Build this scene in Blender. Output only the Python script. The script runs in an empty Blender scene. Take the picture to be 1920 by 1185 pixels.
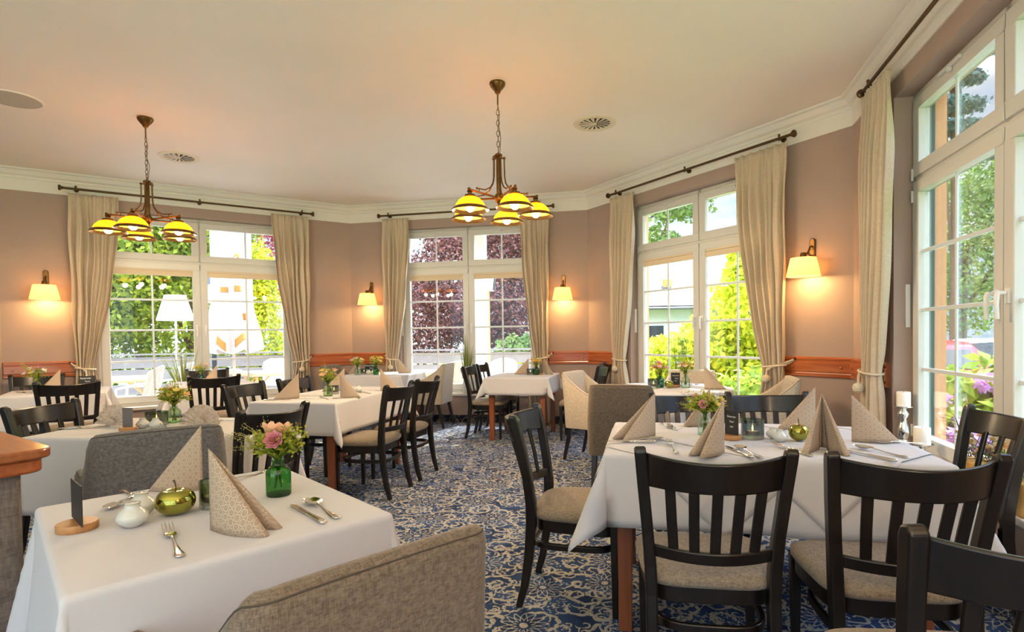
import bpy, bmesh, math, random
import numpy as np
from mathutils import Vector, Matrix

SC = bpy.context.scene
COL = SC.collection
PI = math.pi
R = math.radians

# ---------------------------------------------------------------- camera
cam_d = bpy.data.cameras.new('camera')
cam = bpy.data.objects.new('camera', cam_d)
COL.objects.link(cam)
FPX, PITCH, ROLL, CX, CY, EYE = 1055.83, -0.0223, 0.0138, 984.94, 652.96, 1.25
cam_d.sensor_fit = 'HORIZONTAL'
cam_d.sensor_width = 36.0
cam_d.lens = 36.0 * FPX / 1920
cam_d.shift_x = (960 - CX) / 1920
cam_d.shift_y = (CY - 592.5) / 1920
cam_d.clip_start = 0.02
cam_d.clip_end = 400
_F = Vector((0, math.cos(PITCH), math.sin(PITCH)))
_U = Vector((0, -math.sin(PITCH), math.cos(PITCH)))
_R = Vector((1, 0, 0))
_r = _R * math.cos(ROLL) - _U * math.sin(ROLL)
_u = _R * math.sin(ROLL) + _U * math.cos(ROLL)
cam.matrix_world = Matrix(((_r.x, _u.x, -_F.x, 0), (_r.y, _u.y, -_F.y, 0), (_r.z, _u.z, -_F.z, EYE), (0, 0, 0, 1)))
SC.camera = cam

# ---------------------------------------------------------------- world, sun, fill lights, exposure
SC.view_settings.view_transform = 'Standard'
SC.view_settings.look = 'None'
SC.view_settings.exposure = 1.5
SC.view_settings.gamma = 1.0
SC.view_settings.use_curve_mapping = False
W = bpy.data.worlds.new('sky'); SC.world = W; W.use_nodes = True
wn = W.node_tree; wn.nodes.clear()
def wnode(t, **kw):
    n = wn.nodes.new(t)
    for k, v in kw.items(): setattr(n, k, v)
    return n
out = wnode('ShaderNodeOutputWorld'); bg = wnode('ShaderNodeBackground')
tc = wnode('ShaderNodeTexCoord'); sep = wnode('ShaderNodeSeparateXYZ')
wn.links.new(tc.outputs['Generated'], sep.inputs[0])
nz = wnode('ShaderNodeTexNoise'); nz.inputs['Scale'].default_value = 2.6; nz.inputs['Detail'].default_value = 7; nz.inputs['Roughness'].default_value = .6
mp = wnode('ShaderNodeMapping'); mp.inputs['Scale'].default_value = (1, 1, 2.2); mp.inputs['Location'].default_value = (.3, .2, 0)
wn.links.new(tc.outputs['Generated'], mp.inputs[0]); wn.links.new(mp.outputs[0], nz.inputs['Vector'])
rp = wnode('ShaderNodeValToRGB'); rp.color_ramp.elements[0].position = .42; rp.color_ramp.elements[1].position = .62
wn.links.new(nz.outputs[0], rp.inputs[0])
gr = wnode('ShaderNodeValToRGB')
gr.color_ramp.elements[0].position = 0.0; gr.color_ramp.elements[0].color = (.62, .76, .95, 1)
gr.color_ramp.elements[1].position = .55; gr.color_ramp.elements[1].color = (.20, .38, .78, 1)
wn.links.new(sep.outputs[2], gr.inputs[0])
mx = wnode('ShaderNodeMixRGB'); mx.inputs[2].default_value = (.98, .97, .95, 1)
wn.links.new(rp.outputs[0], mx.inputs[0]); wn.links.new(gr.outputs[0], mx.inputs[1])
# high sky boosted out of view to light the room, low sky stays blue
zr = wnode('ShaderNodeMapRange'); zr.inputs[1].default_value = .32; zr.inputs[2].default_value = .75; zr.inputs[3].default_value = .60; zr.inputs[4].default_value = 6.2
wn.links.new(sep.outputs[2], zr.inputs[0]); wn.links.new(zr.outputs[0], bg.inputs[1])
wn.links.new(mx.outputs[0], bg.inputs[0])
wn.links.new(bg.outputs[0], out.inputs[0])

sun_d = bpy.data.lights.new('sun', 'SUN'); sun_d.energy = 5.6; sun_d.angle = R(0.6); sun_d.color = (1, .95, .86)
sun = bpy.data.objects.new('sun', sun_d); COL.objects.link(sun)
sun.rotation_euler = Vector((.30, .60, .86)).to_track_quat('Z', 'Y').to_euler()

def area_light(name, loc, target, sx, sy, power, color):
    d = bpy.data.lights.new(name, 'AREA'); d.shape = 'RECTANGLE'; d.size = sx; d.size_y = sy; d.energy = power; d.color = color
    o = bpy.data.objects.new(name, d); COL.objects.link(o); o.location = loc
    o.rotation_euler = (Vector(target) - Vector(loc)).to_track_quat('-Z', 'Y').to_euler()
    return o
# added fill lights behind the camera: a cool one forward, a warm one upwards
rear = area_light('rear_cool_fill', (-1.9, -2.8, 1.5), (-1.4, 3.0, 1.3), 5.0, 2.0, 12, (.62, .76, 1.0))
ceiling_fill = area_light('rear_ceiling_fill', (-1.7, -2.0, .35), (-1.5, -.6, 3.2), 6.0, 2.0, 45, (1.0, .84, .64))
ceiling_fill.data.spread = R(110)
# warm pendant lamp of the rear part of the room
rl = bpy.data.lights.new('rear_pendant', 'POINT'); rl.energy = 18; rl.color = (1, .66, .36); rl.shadow_soft_size = .15
rlo = bpy.data.objects.new('rear_pendant', rl); COL.objects.link(rlo); rlo.location = (1.05, -.5, 2.2)

# ---------------------------------------------------------------- room plan
CEIL = 3.23
def unit(a): return Vector((math.cos(R(a)), math.sin(R(a)), 0))
ANG = [34.0985, -11.3871, -58.2167, -104.3749]
WD = [unit(a) for a in ANG]
WN = [Vector((-d.y, d.x, 0)) for d in WD]
P1 = Vector((-2.6332, 8.5779, 0))
P2 = P1 + WD[1] * 3.5953
P3 = P2 + WD[2] * 3.6175
P4 = P3 + WD[3] * 3.75
P0 = P1 - WD[0] * 3.96
WB = [P1, P1, P2, P3]
def wp(w, a, n, z=0.0):
    p = WB[w] + WD[w] * a + WN[w] * n
    return Vector((p.x, p.y, z))

# ---------------------------------------------------------------- helpers
def tag(o, label=None, cat=None, group=None, kind=None):
    if label: o['label'] = label
    if cat: o['category'] = cat
    if group: o['group'] = group
    if kind: o['kind'] = kind
    return o
def thing(name, label, cat, loc=(0, 0, 0), rz=0.0, group=None):
    o = bpy.data.objects.new(name, None); COL.objects.link(o)
    o.empty_display_size = .1
    o.location = loc; o.rotation_euler = (0, 0, rz)
    return tag(o, label, cat, group)
def kids(o): return [c for c in bpy.data.objects if c.parent == o]
KID = {}
def dup(root, loc, rz=None, label=None, group=None, scale=None):
    r = root.copy(); COL.objects.link(r); r.location = loc
    if rz is not None: r.rotation_euler = (0, 0, rz)
    if scale is not None: r.scale = (scale,) * 3
    if label: r['label'] = label
    if group: r['group'] = group
    for ch in list(root.children):
        c = ch.copy(); COL.objects.link(c); c.parent = r
        for g in list(ch.children):
            d = g.copy(); COL.objects.link(d); d.parent = c
    return r

class MB:
    def __init__(s): s.v = []; s.f = []; s.uv = None
    def add(s, vs, fs):
        o = len(s.v); s.v += [tuple(p) for p in vs]; s.f += [tuple(i + o for i in f) for f in fs]; return s
    def box(s, c, d, rz=0.0, M=None):
        x, y, z = d[0] / 2, d[1] / 2, d[2] / 2
        vs = [Vector((i * x, j * y, k * z)) for k in (-1, 1) for j in (-1, 1) for i in (-1, 1)]
        m = M or Matrix.Rotation(rz, 3, 'Z')
        vs = [m @ p + Vector(c) for p in vs]
        return s.add(vs, [(0, 2, 3, 1), (4, 5, 7, 6), (0, 1, 5, 4), (2, 6, 7, 3), (0, 4, 6, 2), (1, 3, 7, 5)])
    def sweep(s, path, prof, up=(0, 0, 1), scale=None, closed=False, cap=True):
        path = [Vector(p) for p in path]; n = len(path); k = len(prof); up = Vector(up)
        rings = []
        for i, p in enumerate(path):
            if closed: t = path[(i + 1) % n] - path[i - 1]
            else: t = path[min(i + 1, n - 1)] - path[max(i - 1, 0)]
            t.normalize()
            a = t.cross(up)
            if a.length < 1e-5: a = t.cross(Vector((0, 1, 0)))
            a.normalize(); b = a.cross(t)
            sc = 1 if scale is None else scale[i]
            if not isinstance(sc, (tuple, list)): sc = (sc, sc)
            rings.append([p + a * (q[0] * sc[0]) + b * (q[1] * sc[1]) for q in prof])
        vs = [q for r in rings for q in r]; fs = []
        for i in range(n if closed else n - 1):
            for j in range(k):
                a0 = i * k + j; a1 = i * k + (j + 1) % k; b0 = ((i + 1) % n) * k + j; b1 = ((i + 1) % n) * k + (j + 1) % k
                fs.append((a0, a1, b1, b0))
        if cap and not closed:
            fs.append(tuple(range(k))[::-1]); fs.append(tuple((n - 1) * k + j for j in range(k)))
        return s.add(vs, fs)
    def tube(s, path, r, n=8, closed=False, up=(0, 0, 1), cap=True):
        prof = [(math.cos(2 * PI * j / n), math.sin(2 * PI * j / n)) for j in range(n)]
        sc = [r] * len(path) if not isinstance(r, (list, tuple)) else list(r)
        return s.sweep(path, prof, up, sc, closed, cap)
    def lathe(s, prof, n=24, c=(0, 0, 0), M=None, cap=True):
        c = Vector(c); vs = []; fs = []; k = len(prof)
        for j in range(n):
            a = 2 * PI * j / n
            for r, z in prof:
                p = Vector((r * math.cos(a), r * math.sin(a), z))
                vs.append((M @ p if M else p) + c)
        for j in range(n):
            for i in range(k - 1):
                a0 = j * k + i; b0 = ((j + 1) % n) * k + i
                fs.append((a0, b0, b0 + 1, a0 + 1))
        if cap:
            if prof[0][0] > 1e-4: fs.append(tuple(j * k for j in range(n))[::-1])
            if prof[-1][0] > 1e-4: fs.append(tuple(j * k + k - 1 for j in range(n)))
        return s.add(vs, fs)
    def grid(s, fn, nu, nv, cu=False):
        vs = [fn(i / nu, j / nv) for i in range(nu + (0 if cu else 1)) for j in range(nv + 1)]
        fs = []
        m = nu if cu else nu + 1
        for i in range(nu):
            for j in range(nv):
                a = i * (nv + 1) + j; b = ((i + 1) % m) * (nv + 1) + j
                fs.append((a, b, b + 1, a + 1))
        return s.add(vs, fs)
    def ball(s, c, r, n=10, sq=(1, 1, 1)):
        prof = [(math.sin(PI * i / n) * 1.0, -math.cos(PI * i / n)) for i in range(n + 1)]
        M = Matrix(((r * sq[0], 0, 0), (0, r * sq[1], 0), (0, 0, r * sq[2])))
        return s.lathe(prof, max(6, n + 2), c, M, cap=False)
    def prism(s, pts, z0, z1):
        n = len(pts)
        vs = [(p[0], p[1], z0) for p in pts] + [(p[0], p[1], z1) for p in pts]
        fs = [tuple(range(n))[::-1], tuple(range(n, 2 * n))] + [(i, (i + 1) % n, n + (i + 1) % n, n + i) for i in range(n)]
        return s.add(vs, fs)
    def build(s, name, m, parent=None, smooth=True, bevel=0.0, loc=None, rz=None, sharp=35, solid=0.0, sub=0, seg=2):
        me = bpy.data.meshes.new(name)
        me.from_pydata(s.v, [], s.f)
        if s.uv is not None:
            ul = me.uv_layers.new(name='UVMap')
            for lp in me.loops: ul.data[lp.index].uv = s.uv[lp.vertex_index]
        bm = bmesh.new(); bm.from_mesh(me)
        bmesh.ops.remove_doubles(bm, verts=bm.verts, dist=1e-6) if s.uv is None else None
        bmesh.ops.recalc_face_normals(bm, faces=bm.faces)
        bm.to_mesh(me); bm.free()
        if smooth:
            me.polygons.foreach_set('use_smooth', [True] * len(me.polygons))
            me.set_sharp_from_angle(angle=R(sharp))
        me.materials.append(m)
        o = bpy.data.objects.new(name, me); COL.objects.link(o)
        if parent: o.parent = parent
        if loc is not None: o.location = loc
        if rz is not None: o.rotation_euler = (0, 0, rz)
        if solid:
            md = o.modifiers.new('solid', 'SOLIDIFY'); md.thickness = solid; md.offset = 0
        if bevel:
            md = o.modifiers.new('bevel', 'BEVEL'); md.width = bevel; md.segments = seg; md.limit_method = 'ANGLE'; md.angle_limit = R(40)
        if sub:
            md = o.modifiers.new('sub', 'SUBSURF'); md.levels = sub; md.render_levels = sub
        return o
RECT = lambda w, h: [(-w / 2, -h / 2), (w / 2, -h / 2), (w / 2, h / 2), (-w / 2, h / 2)]
def rrect(w, h, r, n=3):
    pts = []
    for cx, cy, a0 in ((w / 2 - r, h / 2 - r, 0), (-w / 2 + r, h / 2 - r, 90), (-w / 2 + r, -h / 2 + r, 180), (w / 2 - r, -h / 2 + r, 270)):
        for i in range(n + 1):
            a = R(a0 + 90 * i / n); pts.append((cx + r * math.cos(a), cy + r * math.sin(a)))
    return pts
def lerp(a, b, t): return a + (b - a) * t
def smooth01(t): t = max(0, min(1, t)); return t * t * (3 - 2 * t)
def struct(o): o['kind'] = 'structure'; return o

# ---------------------------------------------------------------- materials
def new_mat(name):
    m = bpy.data.materials.new(name); m.use_nodes = True
    nt = m.node_tree; b = nt.nodes['Principled BSDF']
    return m, nt, b
def setp(b, color=None, rough=None, metal=None, spec=None, **kw):
    if color is not None: b.inputs['Base Color'].default_value = (*color, 1)
    if rough is not None: b.inputs['Roughness'].default_value = rough
    if metal is not None: b.inputs['Metallic'].default_value = metal
    if spec is not None: b.inputs['Specular IOR Level'].default_value = spec
    for k, v in kw.items(): b.inputs[k].default_value = v
def N(nt, t, **kw):
    n = nt.nodes.new(t)
    for k, v in kw.items():
        if k in n.inputs: n.inputs[k].default_value = v
        else: setattr(n, k, v)
    return n
def L(nt, a, b): nt.links.new(a, b)
def MATH(nt, op, a, b=None, c=None, clamp=False):
    n = nt.nodes.new('ShaderNodeMath'); n.operation = op; n.use_clamp = clamp
    for i, x in enumerate((a, b, c)):
        if x is None: continue
        if isinstance(x, (int, float)): n.inputs[i].default_value = x
        else: nt.links.new(x, n.inputs[i])
    return n.outputs[0]
def MIXC(nt, fac, a, b):
    n = nt.nodes.new('ShaderNodeMixRGB')
    for i, x in enumerate((fac, a, b)):
        if isinstance(x, (int, float)): n.inputs[i].default_value = x
        elif isinstance(x, tuple): n.inputs[i].default_value = (*x, 1)
        else: nt.links.new(x, n.inputs[i])
    return n.outputs[0]
def RAMP(nt, fac, stops):
    n = nt.nodes.new('ShaderNodeValToRGB'); e = n.color_ramp.elements
    while len(e) < len(stops): e.new(.5)
    for i, (p, c) in enumerate(stops):
        e[i].position = p; e[i].color = (*c, 1) if isinstance(c, tuple) else (c, c, c, 1)
    nt.links.new(fac, n.inputs[0]); return n.outputs[0]
def BUMP(nt, b, h, strength=.2, dist=.01):
    n = nt.nodes.new('ShaderNodeBump'); n.inputs['Strength'].default_value = strength; n.inputs['Distance'].default_value = dist
    nt.links.new(h, n.inputs['Height']); nt.links.new(n.outputs[0], b.inputs['Normal'])
def OBJC(nt, scale=(1, 1, 1), rot=(0, 0, 0)):
    t = nt.nodes.new('ShaderNodeTexCoord'); m = nt.nodes.new('ShaderNodeMapping')
    m.inputs['Scale'].default_value = scale; m.inputs['Rotation'].default_value = rot
    nt.links.new(t.outputs['Object'], m.inputs[0]); return m.outputs[0]
def plain(name, color, rough=.5, metal=0.0, var=0.0, vscale=8, bump=0.0, bscale=60, spec=.5, **kw):
    m, nt, b = new_mat(name); setp(b, color, rough, metal, spec, **kw)
    v = OBJC(nt)
    if var:
        n = N(nt, 'ShaderNodeTexNoise', Scale=vscale, Detail=4.0); L(nt, v, n.inputs['Vector'])
        c2 = tuple(x * (1 - var) for x in color); c1 = tuple(min(1, x * (1 + var)) for x in color)
        L(nt, RAMP(nt, n.outputs[0], [(.3, c2), (.7, c1)]), b.inputs['Base Color'])
    if bump:
        n2 = N(nt, 'ShaderNodeTexNoise', Scale=bscale, Detail=3.0); L(nt, v, n2.inputs['Vector'])
        BUMP(nt, b, n2.outputs[0], bump, .004)
    return m
def wood(name, c1, c2, rough=.3, axis=2, sc=6, coat=0.0):
    m, nt, b = new_mat(name); setp(b, c1, rough)
    s = [sc * 5] * 3; s[axis] = sc * .35
    v = OBJC(nt, tuple(s))
    n = N(nt, 'ShaderNodeTexNoise', Scale=1.0, Detail=6.0, Distortion=.6); L(nt, v, n.inputs['Vector'])
    L(nt, RAMP(nt, n.outputs[0], [(.3, c1), (.68, c2)]), b.inputs['Base Color'])
    BUMP(nt, b, n.outputs[0], .06, .002)
    if coat: b.inputs['Coat Weight'].default_value = coat; b.inputs['Coat Roughness'].default_value = .12
    return m
def weave(name, c1, c2, sc=560, rough=.9, bump=.25, sheen=.2):
    m, nt, b = new_mat(name); setp(b, c1, rough, spec=.2)
    b.inputs['Sheen Weight'].default_value = sheen
    fs = []
    for k, s in enumerate(((sc, sc * .14, sc * .14), (sc * .14, sc * .14, sc), (sc * .14, sc, sc * .14))):
        v = OBJC(nt, s); n = N(nt, 'ShaderNodeTexNoise', Scale=1.0, Detail=2.0); L(nt, v, n.inputs['Vector']); fs.append(n.outputs[0])
    a = MATH(nt, 'ADD', fs[0], fs[1]); a = MATH(nt, 'ADD', a, fs[2]); a = MATH(nt, 'MULTIPLY', a, .3333)
    L(nt, RAMP(nt, a, [(.38, c1), (.6, c2)]), b.inputs['Base Color'])
    BUMP(nt, b, a, bump, .003)
    return m
M = {}
M['wall'] = plain('wall_paint_taupe', (.41, .305, .255), .85, var=.03, vscale=3, bump=.05, bscale=220, spec=.2)
M['ceiling'] = plain('ceiling_paint', (.875, .812, .738), .55, var=.02, vscale=1.2, spec=.3)
M['trim'] = plain('white_moulding_paint', (.80, .77, .70), .5, spec=.3)
M['upvc'] = plain('white_window_frame', (.66, .64, .59), .32)
M['muntin'] = plain('glazing_bar_grey_white', (.72, .76, .78), .4)
M['sill'] = plain('sill_stone_cream', (.72, .66, .56), .35, var=.06, vscale=12)
M['facade'] = plain('orange_render', (.78, .40, .20), .9, var=.05, vscale=40, bump=.2, bscale=160)
M['shutter'] = plain('dark_green_paint', (.03, .09, .075), .5)
M['rail'] = wood('cherry_rail', (.34, .075, .018), (.46, .13, .035), .22, 0, 5, .5)
M['cherry'] = wood('cherry_wood', (.26, .07, .02), (.40, .13, .04), .28, 0, 5, .4)
M['table_leg'] = wood('mahogany_leg', (.17, .045, .016), (.27, .08, .028), .3, 2, 6, .3)
M['dark'] = wood('wenge_wood', (.0045, .003, .0024), (.011, .007, .005), .30, 2, 8, .10)
M['seat'] = weave('seat_weave_taupe', (.17, .125, .085), (.36, .285, .20))
M['arm_brown'] = weave('armchair_weave_brown', (.10, .074, .052), (.22, .17, .122))
M['arm_grey'] = weave('armchair_weave_grey', (.085, .078, .074), (.20, .185, .175))
M['arm_light'] = weave('armchair_weave_beige', (.34, .28, .21), (.56, .48, .38))
M['piping'] = plain('dark_seam', (.07, .055, .04), .9)
M['brass'] = plain('antique_brass', (.20, .105, .035), .34, 1.0, var=.2, vscale=30)
M['bronze'] = plain('bronze_rod', (.11, .065, .03), .38, .9)
M['silver'] = plain('polished_cutlery', (.78, .75, .70), .10, 1.0)
M['chrome'] = plain('mercury_silver', (.80, .80, .80), .10, 1.0)
M['gold'] = plain('gold_green_chrome', (.38, .36, .075), .06, 1.0)
M['stemwood'] = plain('dark_twig', (.05, .022, .012), .6)
M['porcelain'] = plain('white_porcelain', (.62, .63, .59), .12)
M['slate'] = plain('slate_card', (.022, .021, .020), .55, var=.2, vscale=20)
M['slate_grey'] = plain('grey_card', (.16, .15, .14), .6)
M['chalk'] = plain('chalk_lettering', (.85, .85, .82), .9)
M['holder'] = wood('beech_holder', (.36, .16, .055), (.50, .25, .09), .4, 0, 12)
M['rope'] = plain('cream_cord', (.68, .58, .42), .9, bump=.6, bscale=140)
M['fabric_clad'] = weave('partition_fabric', (.13, .105, .09), (.24, .195, .17), sc=160)
M['wax'] = plain('candle_wax', (.85, .80, .70), .45)
b_ = M['wax'].node_tree.nodes['Principled BSDF']; b_.inputs['Subsurface Weight'].default_value = .3; b_.inputs['Subsurface Radius'].default_value = (.02, .012, .006)
M['tea_cup'] = plain('copper_tealight_cup', (.55, .25, .10), .3, .8)
M['white_wood'] = plain('white_wicker', (.50, .46, .40), .6)
M['rattan'] = plain('rattan_cane', (.62, .38, .17), .5)
M['table_white'] = plain('outdoor_table_top', (.48, .43, .36), .5)
M['fence'] = plain('grey_fence_board', (.22, .195, .17), .8, var=.1, vscale=4)
M['black_metal'] = plain('black_lamp_post', (.02, .02, .022), .45)
M['paving'] = plain('terrace_paving', (.46, .44, .41), .9, var=.12, vscale=3)
M['lawn'] = plain('garden_ground', (.10, .16, .035), .95, var=.35, vscale=6)
M['asphalt'] = plain('car_park', (.34, .33, .32), .9, var=.1, vscale=5)
M['render_white'] = plain('house_render', (.85, .82, .78), .9)
M['glass_dark'] = plain('dark_window_glass', (.03, .04, .05), .08)
M['car_red'] = plain('red_car_paint', (.55, .02, .03), .2)
M['car_silver'] = plain('silver_car_paint', (.62, .64, .66), .25, .5)
M['tyre'] = plain('tyre_rubber', (.015, .015, .015), .8)
M['red_lens'] = plain('tail_lamp_lens', (.5, .02, .02), .2)
M['bark'] = plain('bark', (.16, .09, .05), .9, var=.3, vscale=12, bump=.5, bscale=30)
M['terracotta'] = plain('ochre_planter', (.62, .36, .10), .7, var=.25, vscale=14)
M['dried'] = plain('dried_twigs', (.42, .28, .13), .8, var=.4, vscale=40)
M['blackwire'] = plain('black_wire', (.02, .02, .02), .5)
M['vent'] = plain('vent_cream_metal', (.74, .66, .50), .5)
M['vent_dark'] = plain('vent_void', (.03, .025, .02), .9)
M['speaker'] = plain('speaker_grille', (.50, .46, .40), .7, bump=.5, bscale=500)
M['blind'] = plain('pleated_blind', (.74, .60, .42), .8)
M['handle'] = plain('handle_white', (.80, .78, .74), .3)
M['skirting'] = None
M['parasol'] = plain('parasol_white', (.52, .50, .48), .8)
M['ochre'] = plain('ochre_print', (.42, .20, .04), .8)
M['red_print'] = plain('red_print', (.40, .02, .02), .8)
M['brown_print'] = plain('brown_print', (.16, .06, .02), .8)
# ---- cloths
def cloth_mat(name, c, weave_s=700, tr=.0):
    m, nt, b = new_mat(name); setp(b, c, .85, spec=.2)
    v = OBJC(nt, (weave_s, weave_s, weave_s)); n = N(nt, 'ShaderNodeTexNoise', Scale=1.0, Detail=1.0); L(nt, v, n.inputs['Vector'])
    BUMP(nt, b, n.outputs[0], .08, .002)
    if tr:
        o = nt.nodes['Material Output']; t = N(nt, 'ShaderNodeBsdfTranslucent'); t.inputs[0].default_value = (*c, 1)
        mx = nt.nodes.new('ShaderNodeMixShader'); mx.inputs[0].default_value = tr
        L(nt, b.outputs[0], mx.inputs[1]); L(nt, t.outputs[0], mx.inputs[2]); L(nt, mx.outputs[0], o.inputs[0])
    return m
M['cloth'] = cloth_mat('white_table_linen', (.65, .64, .66), tr=.1)
M['overlay'] = cloth_mat('white_overlay_linen', (.65, .635, .65), tr=.1)
def curtain_mat():
    m, nt, b = new_mat('curtain_linen'); c1, c2 = (.67, .545, .395), (.83, .705, .535)
    setp(b, c1, .9, spec=.15); b.inputs['Sheen Weight'].default_value = .3
    fs = []
    for s in ((30, 30, 700), (420, 420, 12)):
        v = OBJC(nt, s); n = N(nt, 'ShaderNodeTexNoise', Scale=1.0, Detail=2.0); L(nt, v, n.inputs['Vector']); fs.append(n.outputs[0])
    a = MATH(nt, 'MULTIPLY', MATH(nt, 'ADD', fs[0], fs[1]), .5)
    c = RAMP(nt, a, [(.35, c1), (.62, c2)]); L(nt, c, b.inputs['Base Color']); BUMP(nt, b, a, .15, .003)
    o = nt.nodes['Material Output']; t = N(nt, 'ShaderNodeBsdfTranslucent'); L(nt, c, t.inputs[0])
    mx = nt.nodes.new('ShaderNodeMixShader'); mx.inputs[0].default_value = .28
    L(nt, b.outputs[0], mx.inputs[1]); L(nt, t.outputs[0], mx.inputs[2]); L(nt, mx.outputs[0], o.inputs[0])
    return m
M['curtain'] = curtain_mat()
def napkin_mat(name, c1, c2, k=1.0, lattice=True):
    m, nt, b = new_mat(name); setp(b, c1, .9, spec=.15)
    if lattice:
        uv = N(nt, 'ShaderNodeUVMap'); sp = N(nt, 'ShaderNodeSeparateXYZ'); L(nt, uv.outputs[0], sp.inputs[0])
        u = MATH(nt, 'MULTIPLY', sp.outputs[0], 2 * PI * 42 * k); v = MATH(nt, 'MULTIPLY', sp.outputs[1], 2 * PI * 42 * k)
        cu = MATH(nt, 'COSINE', u)
        w1 = MATH(nt, 'COSINE', MATH(nt, 'ADD', MATH(nt, 'MULTIPLY', u, .5), MATH(nt, 'MULTIPLY', v, .866)))
        w2 = MATH(nt, 'COSINE', MATH(nt, 'SUBTRACT', MATH(nt, 'MULTIPLY', u, .5), MATH(nt, 'MULTIPLY', v, .866)))
        f = MATH(nt, 'ADD', MATH(nt, 'ADD', cu, w1), w2)
        d = MATH(nt, 'ABSOLUTE', MATH(nt, 'ADD', f, .55))
        ln = MATH(nt, 'LESS_THAN', d, .26)
        L(nt, MIXC(nt, ln, c1, c2), b.inputs['Base Color'])
    else:
        v = OBJC(nt, (60, 60, 60)); n = N(nt, 'ShaderNodeTexNoise', Scale=1.0, Detail=3.0); L(nt, v, n.inputs['Vector'])
        L(nt, RAMP(nt, n.outputs[0], [(.4, c1), (.62, c2)]), b.inputs['Base Color'])
    o = nt.nodes['Material Output']; t = N(nt, 'ShaderNodeBsdfTranslucent'); t.inputs[0].default_value = (*c2, 1)
    mx = nt.nodes.new('ShaderNodeMixShader'); mx.inputs[0].default_value = .15
    L(nt, b.outputs[0], mx.inputs[1]); L(nt, t.outputs[0], mx.inputs[2]); L(nt, mx.outputs[0], o.inputs[0])
    return m
M['napkin'] = napkin_mat('napkin_trellis', (.47, .355, .25), (.74, .65, .54), 1.35)
M['fan'] = napkin_mat('napkin_marbled', (.58, .47, .36), (.74, .63, .52), lattice=False)

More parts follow.
